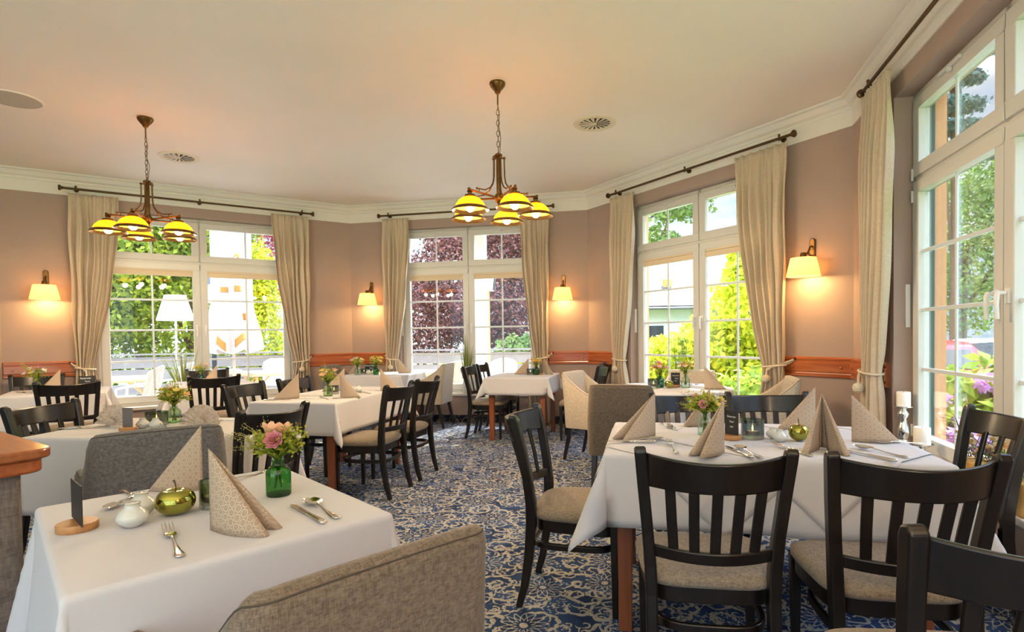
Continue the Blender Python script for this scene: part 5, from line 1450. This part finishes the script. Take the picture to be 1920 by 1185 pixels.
grass_vase(2, 1.62, .03, 'pale vase on the sill of the house-view window', 'tall dark grass in front of the house-view window', 'vase_clear', .2, .30, 1.0, 33, [('fl_peach', 4, .025)], .1, 42, .006)
# dried arrangement on the right sill
p = wp(3, 2.15, .03, SZ); pr = thing('planter_box', 'long ochre planter on the right window sill behind the slat-back chair', 'planter', p, R(ANG[3]))
m = MB(); m.prism([(x, y) for x, y in rrect(.62, .14, .03, 4)], 0, .15); m.build('box', M['terracotta'], pr, bevel=.006)
dr = thing('dried_arrangement', 'dried twigs, seed heads and a few green leaves in the ochre planter', 'dried plants', (p.x, p.y, p.z + .15), R(ANG[3]))
rnd = random.Random(8); tw, lf, hd = MB(), MB(), MB()
for i in range(70):
    x = rnd.uniform(-.3, .3); e = (x + rnd.gauss(0, .06), rnd.gauss(0, .05), rnd.uniform(.03, .14)); tw.tube([(x, rnd.uniform(-.04, .04), -.02), (x + rnd.gauss(0, .02), rnd.gauss(0, .03), .06), e], .0018, 4, up=(1, 0, 0))
    hd.ball(e, rnd.uniform(.006, .016), 5)
for i in range(9): tw.tube([(-.28, 0, 0), (-.34 - .03 * i / 3, -.02, .08 + .015 * i), (-.42 - .03 * rnd.random() * 4, rnd.uniform(-.06, .0), .06 + .02 * i)], .0012, 4, up=(1, 0, 0))
for i in range(26): leaf_blade(lf, (rnd.uniform(-.33, .3), rnd.uniform(-.06, .02), rnd.uniform(0, .08)), (rnd.gauss(0, 1), rnd.gauss(0, .6), .6), .06, .034, .4, 4)
tw.build('twigs', M['stemwood'], dr); hd.build('seed_heads', M['dried'], dr); lf.build('leaves', M['leaf_bouquet'], dr, smooth=False)
for i in range(4): blossom('lily', (rnd.uniform(-.25, .25), -.03, .10 + rnd.random() * .05), .03, rnd, (rnd.gauss(0, 1), -1, .5)).build('red_bloom', M['fl_orange'], dr, sharp=180)
# ================================================================ OUTSIDE
def flat(name, pts, z, m, th=.3):
    mb = MB(); mb.prism(pts, z - th, z); return struct(mb.build(name, m, smooth=False))
flat('ground_terrace', [(-16, 6.0), (-6.05, 6.55), (-2.75, 8.85), (1.05, 8.15), (1.55, 8.1), (2.6, 13), (-6.5, 14.5), (-16, 9)], -.10, M['paving'])
flat('ground_garden', [(-60, -6), (3.2, -6), (3.2, 4.8), (1.2, 8.0), (2.7, 13.2), (-6.5, 14.7), (-16.3, 9), (-60, 60), (60, 60), (60, 20), (60, -6), (3.2, -6)][0:0] or [(-60, -40), (60, -40), (60, 60), (-60, 60)], -.42, M['lawn'])
flat('ground_car_park', [(6.2, 5.6), (40, 2), (40, 22), (8.4, 17)], -.40, M['asphalt'])

def leaves(name, m, blobs, n, size, parent, seed, up=.3):
    """crown of n leaf quads spread through ellipsoids (cx, cy, cz, rx, ry, rz, weight)"""
    rg = np.random.default_rng(seed); wts = np.array([b[6] for b in blobs]); wts = wts / wts.sum()
    idx = rg.choice(len(blobs), n, p=wts); B = np.array([b[:6] for b in blobs])[idx]
    d = rg.normal(size=(n, 3)); d /= np.linalg.norm(d, axis=1, keepdims=True)
    rad = rg.uniform(.45, 1.05, (n, 1)) ** .6
    # lumpy outline
    lump = 1 + .16 * np.sin(d[:, :1] * 7 + B[:, :1] * 3) * np.cos(d[:, 2:3] * 6 + B[:, 1:2]) 
    c = B[:, :3] + d * B[:, 3:6] * rad * lump
    nrm = d + rg.normal(size=(n, 3)) * .8 + np.array([0, 0, up]); nrm /= np.linalg.norm(nrm, axis=1, keepdims=True)
    t = np.cross(nrm, rg.normal(size=(n, 3))); t /= np.linalg.norm(t, axis=1, keepdims=True); b = np.cross(nrm, t)
    s = size * rg.uniform(.6, 1.25, (n, 1))
    v = np.empty((n, 4, 3)); v[:, 0] = c - t * s; v[:, 1] = c + b * s * .5 + nrm * s * .15; v[:, 2] = c + t * s; v[:, 3] = c - b * s * .5 + nrm * s * .15
    me = bpy.data.meshes.new(name); me.vertices.add(4 * n); me.vertices.foreach_set('co', v.reshape(-1))
    me.loops.add(4 * n); me.loops.foreach_set('vertex_index', np.arange(4 * n, dtype=np.int32))
    me.polygons.add(n); me.polygons.foreach_set('loop_start', np.arange(0, 4 * n, 4, dtype=np.int32)); me.polygons.foreach_set('loop_total', np.full(n, 4, dtype=np.int32))
    me.update(calc_edges=True); me.materials.append(m)
    o = bpy.data.objects.new(name, me); COL.objects.link(o); o.parent = parent; return o
def tree(kind, loc, label, blobs, mk, n, size, trunk=None, seed=0, cat='tree', grp=None, branches=5, fname='crown'):
    root = thing(kind, label, cat, loc, 0, grp); rnd = random.Random(seed)
    if trunk:
        h, r = trunk; m = MB(); m.tube([(0, 0, -.1), (.03, .02, h * .5), (0, .04, h)], [r, r * .8, r * .5], 8, up=(1, 0, 0))
        for i in range(branches):
            b = rnd.choice(blobs); z = h * rnd.uniform(.25, .95); m.tube([(0, 0, z), ((b[0]) * .5 + rnd.gauss(0, .1), b[1] * .5, (z + b[2]) / 2), (b[0] + rnd.gauss(0, .3) * b[3], b[1], b[2] + rnd.gauss(0, .3) * b[5])], [r * .45, r * .3, r * .1], 6, up=(1, 0, 0))
        m.build('trunk', M['bark'], root)
    leaves(fname, M[mk], blobs, n, size, root, seed)
    return root
G = -.42
# greenery seen through the terrace window
tree('cypress_tree', (-10.4, 12.6, G), 'big yellow-green conifer filling the left half of the terrace window', [(0, 0, 2.6, 1.9, 1.3, 2.4, 3), (-1.6, .3, 2.2, 1.6, 1.2, 2.2, 2), (1.4, .2, 3.4, 1.4, 1.1, 2.0, 2), (.3, .2, 5.0, 1.8, 1.2, 1.6, 2)], 'leaf_conifer', 26000, .075, (4.2, .16), 41, branches=9)
tree('cypress_tree', (-8.3, 14.0, G), 'second conifer behind the closed parasol', [(0, 0, 2.5, 1.7, 1.2, 2.4, 2), (.2, 0, 5, 1.6, 1.1, 1.8, 2), (-1, .2, 4.0, 1.2, 1, 1.8, 1)], 'leaf_conifer', 16000, .075, (4.0, .14), 42, branches=7)
tree('cypress_tree', (-13.6, 11.4, G), 'conifer at the far left edge of the terrace window', [(0, 0, 2.6, 2.0, 1.4, 2.6, 2), (.2, 0, 5, 1.8, 1.2, 1.8, 2)], 'leaf_conifer', 12000, .08, (4.0, .14), 43, branches=6)
tree('thuja_tree', (-6.35, 13.4, G), 'golden thuja column right of the closed parasol', [(0, 0, 1.7, .55, .55, 1.8, 2), (0, 0, 3.0, .42, .42, 1.0, 1)], 'leaf_thuja', 9000, .05, (1.4, .06), 44)
tree('red_maple_tree', (-6.0, 15.2, G), 'pinkish red-leaved tree at the right of the terrace window', [(0, 0, 4.4, 1.0, .9, 1.9, 2), (.4, 0, 2.6, .8, .8, 1.2, 1), (-.6, .2, 5.4, 1.2, .9, 1.0, 1)], 'leaf_pink', 5500, .075, (3.5, .09), 45)
tree('garden_shrub', (-5.55, 13.6, G), 'small light green shrub right of the golden thuja', [(0, 0, 1.1, .55, .5, .8, 1)], 'leaf_maple', 2000, .07, (.7, .04), 46, 'shrub')
tree('copper_beech_tree', (-1.35, 14.6, G), 'copper beech with dark red leaves filling the middle window', [(0, 0, 3.0, 1.9, 1.2, 1.7, 3), (-1.3, .2, 2.2, 1.4, 1.0, 1.3, 2), (1.5, .2, 2.4, 1.3, 1.0, 1.5, 2), (.2, .2, 5.0, 2.2, 1.2, 1.5, 3), (1.6, .2, 4.4, 1.3, 1, 1.3, 1)], 'leaf_beech', 34000, .06, (3.6, .15), 47, branches=9)
tree('garden_shrub', (.75, 13.4, G), 'green shrub under the copper beech at the right of the middle window', [(0, 0, 1.5, .8, .5, .8, 1), (-.9, .1, 1.2, .6, .4, .5, 1)], 'leaf_tree', 2500, .07, (.9, .05), 48, 'shrub')
tree('garden_shrub', (-1.0, 12.95, G), 'low bright green plants behind the fence of the middle window', [(0, 0, .75, 1.7, .25, .35, 1)], 'leaf_thuja', 2200, .06, None, 49, 'shrub')
# greenery seen through the house-view window
tree('maple_tree', (3.55, 8.6, G), 'bright yellow-green maple filling the right half of the house-view window', [(0, 0, 2.0, .75, .7, .85, 3), (-.55, .1, 1.35, .55, .5, .6, 2), (.6, 0, 1.5, .6, .5, .7, 2), (.0, 0, .9, .9, .6, .5, 2), (-.1, .2, 2.75, .28, .25, .5, 1), (.7, .2, 2.3, .4, .4, .5, 1)], 'leaf_maple', 12000, .065, (1.9, .06), 50)
tree('garden_shrub', (2.45, 9.3, G), 'yellow-green leafy shrub in the lower left of the house-view window', [(0, 0, 1.1, .6, .5, .6, 2), (-.3, .1, .7, .5, .4, .5, 1), (.35, 0, 1.55, .3, .3, .4, 1)], 'leaf_maple', 5500, .06, (1.0, .04), 51, 'shrub')
tree('garden_shrub', (3.0, 7.2, G), 'dark green shrub low in the right half of the house-view window', [(0, 0, .65, .8, .5, .6, 1), (.6, .2, .8, .5, .4, .5, 1)], 'leaf_rhodo', 2600, .08, (.6, .04), 52, 'shrub')
tree('deciduous_tree', (3.3, 17.5, G), 'light green tree hanging in from the upper left of the house-view window', [(1.5, 0, 5.9, 1.1, .8, .8, 2), (2.3, .2, 6.6, 1.2, 1.0, .7, 2), (1.0, .1, 4.4, .8, .6, .5, 1), (.2, 0, 5.5, 1.2, .8, 1, 1)], 'leaf_tree', 4500, .10, (5.6, .10), 53)
tree('spruce_tree', (8.9, 21.5, G), 'blue-green conifer behind the bright maple', [(0, 0, 2.6, 1.5, 1.3, 1.6, 2), (0, 0, 4.4, 1.1, 1.0, 1.3, 2), (.2, 0, 5.8, .55, .5, .9, 1)], 'leaf_blue', 6500, .11, (5.2, .12), 54)
# house
hs = thing('house', 'white house with a grey tiled roof behind the shrubs', 'house', (6.7, 25.5, G), R(-4))
m = MB(); m.box((1.6, 2.0, 1.48), (6.4, 5.0, 2.96)); m.add([(-1.6, -.5, 2.96), (-1.6, 4.5, 2.96), (-1.6, 2.0, 3.85), (4.8, -.5, 2.96), (4.8, 4.5, 2.96), (4.8, 2.0, 3.85)], [(0, 2, 1), (3, 4, 5), (0, 3, 5, 2), (1, 2, 5, 4)]); m.build('walls', M['render_white'], hs, smooth=False)
m = MB()
for s in (-1, 1): m.add([(-1.95, 2 + s * 2.95, 2.80), (5.1, 2 + s * 2.95, 2.80), (5.1, 2.0, 3.90), (-1.95, 2.0, 3.90), (-1.95, 2 + s * 2.95, 2.90), (5.1, 2 + s * 2.95, 2.90), (5.1, 2.0, 4.0), (-1.95, 2.0, 4.0)], [(0, 1, 2, 3), (4, 7, 6, 5), (0, 4, 5, 1), (1, 5, 6, 2), (3, 2, 6, 7), (0, 3, 7, 4)])
m.build('roof', M['roof'], hs, smooth=False)
m = MB(); m.box((.1, 2.0, 4.05), (.4, .4, .5)); m.build('chimney', M['terracotta'], hs, smooth=False)
for x in (-.9, 1.0): 
    m = MB(); m.box((x, -.53, 1.7), (.9, .06, .8)); f = m.build('window', M['upvc'], hs, smooth=False); m = MB(); m.box((x, -.565, 1.7), (.76, .02, .66)); m.build('pane', M['glass_dark'], f, smooth=False)
m = MB(); m.tube([(-1.95, -1.0, 2.78), (5.1, -1.0, 2.78)], .06, 8); m.build('gutter', M['slate_grey'], hs)

# terrace fence of grey boards: one thing per straight run
def fence(a, b, label, n=3):
    a, b = Vector((*a, -.1)), Vector((*b, -.1)); d = b - a; ln = d.length; rz = math.atan2(d.y, d.x)
    root = thing('board_fence', label, 'fence', a, rz, 'grey terrace fence')
    k = max(2, int(ln / 1.9)); 
    for i in range(k + 1):
        p = MB(); p.box((ln * i / k, .06, .52), (.09, .09, 1.04)); p.build('post', M['fence'], root, smooth=False, bevel=.005)
    for z in (.30, .62, .88): 
        q = MB(); q.box((ln / 2, 0, z), (ln, .028, .22 if z < .8 else .24)); q.build('board', M['fence'], root, smooth=False)
    q = MB(); q.box((ln / 2, .02, 1.055), (ln + .1, .16, .035)); q.build('cap_board', M['fence'], root, smooth=False)
fence((-15.0, 8.2), (-8.4, 12.2), 'grey board fence on the left of the terrace, under the conifers')
fence((-8.4, 12.2), (-4.2, 12.75), 'grey board fence behind the closed parasol')
fence((-4.2, 12.75), (2.3, 12.2), 'grey board fence under the copper beech')

# terrace furniture
def out_table(x, y, rz, w, d, label):
    root = thing('terrace_table', label, 'table', (x, y, -.1), rz, 'rattan terrace tables')
    m = MB(); m.box((0, 0, .735), (w, d, .035)); m.build('tabletop', M['table_white'], root, smooth=False, bevel=.006)
    fr = MB(); fr.tube([(-w / 2, -d / 2, .70), (w / 2, -d / 2, .70), (w / 2, d / 2, .70), (-w / 2, d / 2, .70)], .02, 8, closed=True); fr.build('cane_frame', M['rattan'], root)
    for i in (-1, 1):
        for j in (-1, 1):
            l = MB(); l.tube([(i * (w / 2 - .05), j * (d / 2 - .05), 0), (i * (w / 2 - .1), j * (d / 2 - .1), .70)], .026, 8, up=(1, 0, 0))
            l.tube([(i * (w / 2 - .06), j * (d / 2 - .06), .35), (i * (w / 2 - .16), j * (d / 2 - .1), .52), (i * (w / 2 - .34), j * (d / 2 - .1), .69)], .014, 6, up=(0, 1, 0)); l.build('leg', M['rattan'], root)
WC = []
def wicker(x, y, rz, label):
    if WC: return dup(WC[0], (x, y, -.1), rz, label)
    root = thing('wicker_chair', label, 'chair', (x, y, -.1), rz, 'white wicker terrace chairs'); WC.append(root)
    b = MB()   # woven rounded back, facing +y
    def fn(u, v):
        a = lerp(-1.15, 1.15, u); zz = .40 + v * (.56 - .10 * abs(2 * u - 1) ** 2); r = .27 + .012 * math.sin(u * 90) * math.sin(v * 60)
        return (r * math.sin(a), .06 - r * math.cos(a) - .10 * v, zz)
    b.grid(fn, 36, 30); b.build('woven_back', M['white_wood'], root, solid=.02)
    s = MB(); s.prism([(x_, y_ + .05) for x_, y_ in rrect(.48, .48, .1, 5)], .40, .45); s.build('seat', M['white_wood'], root, bevel=.01)
    for i in (-1, 1):
        a = MB(); a.tube([(i * .25, -.1, .66), (i * .28, .1, .66), (i * .27, .26, .62), (i * .25, .28, .40), (i * .24, .27, 0)], .02, 8, up=(1, 0, 0)); a.build('arm', M['white_wood'], root)
        l = MB(); l.tube([(i * .2, -.16, .42), (i * .23, -.24, 0)], .02, 8, up=(1, 0, 0)); l.build('leg', M['rattan'], root)
out_table(-6.85, 9.3, aD, 1.1, .75, 'rattan terrace table at the left outside the terrace window')
out_table(-4.72, 10.75, aD + .2, 1.2, .75, 'rattan terrace table at the right outside the terrace window')
out_table(-6.2, 11.0, aD, 1.1, .7, 'rattan terrace table farther back near the closed parasol')
out_table(-1.75, 9.9, R(-11), 1.0, .8, 'rattan terrace table at the left outside the middle window')
wicker(-6.05, 8.85, R(110), 'white wicker chair turned to the left table outside the terrace window')
wicker(-5.95, 9.75, R(170), 'white wicker chair behind the spiky grass outside the terrace window')
wicker(-5.25, 11.75, R(190), 'white wicker chair behind the right terrace table')
wicker(-2.55, 9.9, R(-95), 'white wicker chair at the left table outside the middle window')
wicker(-.42, 9.75, R(170), 'white wicker chair at the right outside the middle window')
wicker(-1.2, 9.35, R(30), 'white wicker chair low in the centre of the middle window')
# closed parasol with printed marks
pa = thing('closed_parasol', 'closed white parasol with ochre trim tied to its pole on the terrace', 'parasol', (-5.05, 9.75, -.1))
m = MB(); m.tube([(0, 0, 0), (0, 0, 4.3)], .028, 10, up=(1, 0, 0)); m.build('pole', M['white_wood'], pa)
def para(a, v):
    z = 4.2 - v * 3.0 - .10 * abs(math.sin(4 * a)) * smooth01((v - .8) / .2)
    r0 = .05 + .20 * smooth01(v / .35); fl = .12 * smooth01((v - .72) / .28)
    r = (r0 + fl) * (1 + (.22 + .1 * v) * math.cos(8 * a)) + .02
    return r, z
m = MB(); m.grid(lambda u, v: (para(2 * PI * u, v)[0] * math.cos(2 * PI * u), para(2 * PI * u, v)[0] * math.sin(2 * PI * u), para(2 * PI * u, v)[1]), 96, 40, cu=True)
m.build('folded_canopy', M['parasol'], pa, sharp=180)
def patch(name, mk, a0, a1, v0, v1, n=8, fn_=None):
    m = MB()
    def q(u, v):
        a = lerp(a0, a1, u); vv = lerp(v0, v1, v) + (fn_(u) if fn_ else 0); r, z = para(a, vv); r += .006
        return (r * math.cos(a), r * math.sin(a), z)
    m.grid(q, n, n); m.build(name, M[mk], pa, solid=.002)
def blob(name, mk, ac, vc, ra, rv):
    m = MB(); vs = [(ac, vc)] + [(ac + ra * math.cos(2 * PI * j / 16), vc + rv * math.sin(2 * PI * j / 16)) for j in range(16)]
    P = []
    for a, v in vs:
        r, z = para(a, v); r += .009; P.append((r * math.cos(a), r * math.sin(a), z))
    m.add(P, [(0, 1 + j, 1 + (j + 1) % 16) for j in range(16)]); m.build(name, M[mk], pa, solid=.002)
cA = -1.08     # the side turned to the dining room
patch('ochre_trim', 'ochre', cA - .75, cA - .30, .90, .945, fn_=lambda u: .05 * u)
patch('ochre_trim', 'ochre', cA + .05, cA + .42, .90, .94, fn_=lambda u: .03 * (1 - u))
patch('ochre_trim', 'ochre', cA + .55, cA + .85, .80, .835); patch('ochre_trim', 'ochre', cA - .6, cA - .25, .655, .685); patch('ochre_trim', 'ochre', cA + .1, cA + .5, .645, .68)
blob('round_print', 'ochre', cA + .30, .50, .22, .036); blob('round_print', 'brown_print', cA + .30, .50, .10, .014)
patch('label_print', 'brown_print', cA - .02, cA + .28, .13, .24, fn_=lambda u: .02 * u); patch('label_print', 'ochre', cA + .02, cA + .24, .15, .22)
patch('red_print', 'red_print', cA - .62, cA - .48, .20, .27); blob('round_print', 'ochre', cA + .12, .30, .15, .03)
m = MB(); m.lathe([(0, 0), (.32, 0), (.32, .05), (.05, .07), (0, .07)], 24); m.build('base', M['fence'], pa)
# terrace standing lamp
tl = thing('terrace_lamp', 'outdoor standing lamp with a white conical shade before the conifers', 'lamp', (-5.42, 8.75, -.1))
m = MB(); m.tube([(0, 0, 0), (0, 0, 1.75)], .018, 8, up=(1, 0, 0)); m.lathe([(0, 0), (.16, 0), (.16, .03), (0, .035)], 20); m.build('stand', M['silver'], tl)
m = MB(); m.lathe([(.26, 1.66), (.145, 2.05)], 32, cap=False); m.lathe([(.145, 2.05), (0, 2.05)], 32, cap=False); m.build('lamp_shade', M['lamp_white'], tl, solid=.004)
def lantern(x, y, s, label, post, h):
    root = thing('lantern_post', label, 'lamp post', (x, y, -.1), 0, 'garden lantern posts')
    m = MB(); m.tube([(0, 0, 0), (0, 0, h)], .045, 10, up=(1, 0, 0)); m.build('post', M[post], root)
    m = MB(); m.sweep([(0, 0, h), (0, 0, h + .34 * s)], RECT(.26 * s, .26 * s), up=(0, 1, 0), scale=[.8, 1.1]); m.build('lantern_glass', M['lamp_white'], root, smooth=False)
    m = MB(); m.sweep([(0, 0, h + .34 * s), (0, 0, h + .50 * s)], RECT(.36 * s, .36 * s), up=(0, 1, 0), scale=[1, .25]); m.ball((0, 0, h + .53 * s), .03 * s, 6)
    for i in (-1, 1):
        for j in (-1, 1): m.tube([(i * .105 * s, j * .105 * s, h), (i * .145 * s, j * .145 * s, h + .34 * s)], .012 * s, 5, up=(1, 0, 0))
    m.build('cap', M['black_metal'], root, smooth=False)
lantern(-6.66, 12.05, 1.1, 'black lantern post with a pale lantern left of the closed parasol', 'black_metal', 2.15)
lantern(-.70, 10.6, 1.15, 'ochre lantern post seen through the right half of the middle window', 'rattan', 2.2)
co = thing('white_column', 'white square column outside the middle window', 'column', (-.68, 8.75, -.1), R(-11))
m = MB(); m.box((0, 0, 1.9), (.17, .17, 3.8)); m.box((0, 0, .08), (.24, .24, .16)); m.build('shaft', M['render_white'], co, smooth=False, bevel=.006)

# ---- outside the nearest window
tree('rhododendron_bush', (4.05, 5.15, G), 'rhododendron with lilac blooms under the nearest window', [(0, 0, .75, .7, .55, .6, 2), (.55, -.3, .9, .6, .5, .55, 2), (1.2, .2, .9, .6, .5, .55, 1), (-.35, -.55, .55, .5, .45, .5, 1)], 'leaf_rhodo', 4200, .085, (.7, .04), 60, 'shrub', None, 6, 'foliage')
rb = [o for o in bpy.data.objects if o.get('label', '').startswith('rhododendron')][0]
rnd = random.Random(3)
for i in range(34):
    bx, by, bz, sx, sy, sz, _ = rnd.choice([(0, 0, .75, .7, .55, .6, 2), (.55, -.3, .9, .6, .5, .55, 2), (-.35, -.55, .55, .5, .45, .5, 1)])
    a, e = rnd.uniform(2.6, 5.6), rnd.uniform(-.1, 1.0)
    leaves('bloom', M['bloom_rhodo'], [(bx + math.cos(a) * math.cos(e) * sx, by + math.sin(a) * math.cos(e) * sy, bz + math.sin(e) * sz, .11, .11, .09, 1)], 90, .04, rb, 200 + i)
tree('deciduous_tree', (14.4, 18.6, G), 'broad green tree behind the parked cars', [(0, 0, 4.4, 2.8, 1.8, 2.2, 2), (1.6, -.8, 5.4, 2.3, 1.7, 1.9, 2), (-1.6, .6, 3.4, 1.7, 1.4, 1.6, 1), (.6, 0, 7.0, 1.9, 1.4, 1.2, 1), (.2, .5, 2.6, 2.8, 1.4, 1.1, 1)], 'leaf_tree', 18000, .09, (4.5, .17), 61)
tree('deciduous_tree', (19.5, 19.0, G), 'second green tree farther right behind the parked cars', [(0, 0, 3.8, 2.6, 2, 2.2, 2), (-1, 0, 5.6, 2.0, 1.5, 1.6, 1)], 'leaf_tree', 7000, .13, (4.5, .17), 62)
tree('pine_tree', (12.6, 16.6, G), 'slender pine rising high in the upper pane of the nearest window', [(-.2, 0, 8.2, 1.2, .6, .2, 1), (.4, .1, 7.6, 1.3, .6, .19, 1), (-.1, 0, 9.0, 1.0, .5, .18, 1), (.3, 0, 9.7, .8, .45, .17, 1), (0, 0, 10.4, .6, .4, .2, 1), (.1, .1, 6.8, 1.3, .6, .2, 1)], 'leaf_blue', 4200, .10, (10.8, .09), 63, branches=10)
def car(x, y, rz, key, label):
    root = thing('parked_car', label, 'car', (x, y, -.40), rz)
    def body(pts, w, taper):
        m = MB(); vs = []; k = len(pts)
        for s, f in ((-1, 1), (-.55, 1), (.55, 1), (1, 1)):
            for px, pz in pts:
                e = 1 if abs(s) < 1 else 0; zz = pz
                yy = s * w / 2 * (1 - taper * max(0, (pz - .8)) / .7)
                vs.append((px * (1 if e else .985), yy, zz if e else zz - .015))
        fs = [(r * k + i, r * k + (i + 1) % k, (r + 1) * k + (i + 1) % k, (r + 1) * k + i) for r in range(3) for i in range(k)] + [tuple(range(k)), tuple(3 * k + i for i in range(k))[::-1]]
        return m.add(vs, fs)
    low = [(-2.05, .35), (-2.10, .55), (-2.06, .82), (-1.85, .90), (-1.1, .92), (.9, .90), (1.75, .80), (2.05, .62), (2.08, .40), (1.9, .25), (-1.9, .25)]
    body(low, 1.72, .1).build('body', M[key], root, sharp=40, bevel=.03)
    top = [(-1.95, .86), (-1.55, 1.30), (-1.15, 1.42), (.0, 1.44), (.35, 1.38), (1.15, .86)]
    body(top, 1.62, .32).build('roof', M[key], root, sharp=40, bevel=.03)
    for s in (-1, 1):
        g = MB(); yy = lambda z: s * (1.62 / 2 * (1 - .32 * max(0, z - .8) / .7) + .004)
        for pts in ([(-1.55, .93), (-1.35, 1.28), (-.45, 1.34), (-.45, .93)], [(-.38, .93), (-.38, 1.34), (.25, 1.32), (.85, .93)]):
            g.add([(px, yy(pz), pz) for px, pz in pts] + [(px, yy(pz) - s * .02, pz) for px, pz in pts], [(0, 1, 2, 3), (7, 6, 5, 4)] + [(i, (i + 1) % 4, 4 + (i + 1) % 4, 4 + i) for i in range(4)])
        g.build('side_glass', M['glass_dark'], root, smooth=False)
        t = MB(); t.box((-2.03, s * .70, .72), (.1, .22, .20)); t.build('tail_lamp', M['red_lens'], root, smooth=False, bevel=.02)
        for wx in (-1.3, 1.3):
            w_ = MB(); w_.lathe([(0, -.1), (.28, -.1), (.31, -.07), (.31, .07), (.28, .1), (0, .1)], 24, (wx, s * .80, .31), Matrix.Rotation(R(90), 3, 'X')); wo = w_.build('wheel', M['tyre'], root, sharp=50)
            w_ = MB(); w_.lathe([(0, .0), (.19, .0), (.20, -.02)], 16, (wx, s * .905, .31), Matrix.Rotation(R(-90 * s), 3, 'X')); w_.build('hubcap', M['silver'], wo, sharp=50)
    for pts in ([(-1.90, .95), (-1.60, 1.28)], [(.45, 1.34), (1.05, .93)]):
        (x0, z0), (x1, z1) = pts; d = Vector((x1 - x0, 0, z1 - z0)).normalized(); nn = Vector((-d.z, 0, d.x)) * .012
        hw = lambda z: .62 * (1 - .32 * max(0, z - .8) / .7)
        q = [Vector((x0, -hw(z0), z0)), Vector((x0, hw(z0), z0)), Vector((x1, hw(z1), z1)), Vector((x1, -hw(z1), z1))]
        g = MB(); g.add([p + nn for p in q] + [p - nn * 2 for p in q], [(0, 1, 2, 3), (7, 6, 5, 4)] + [(i, (i + 1) % 4, 4 + (i + 1) % 4, 4 + i) for i in range(4)]); g.build('windscreen', M['glass_dark'], root, smooth=False)
    m = MB(); m.box((-2.11, 0, .66), (.02, .5, .11)); m.build('number_plate', M['porcelain'], root, smooth=False)
car(8.5, 12.0, R(62), 'car_red', 'red parked car behind the rhododendron')
car(12.0, 13.7, R(-41), 'car_silver', 'silver parked car beside the red one')
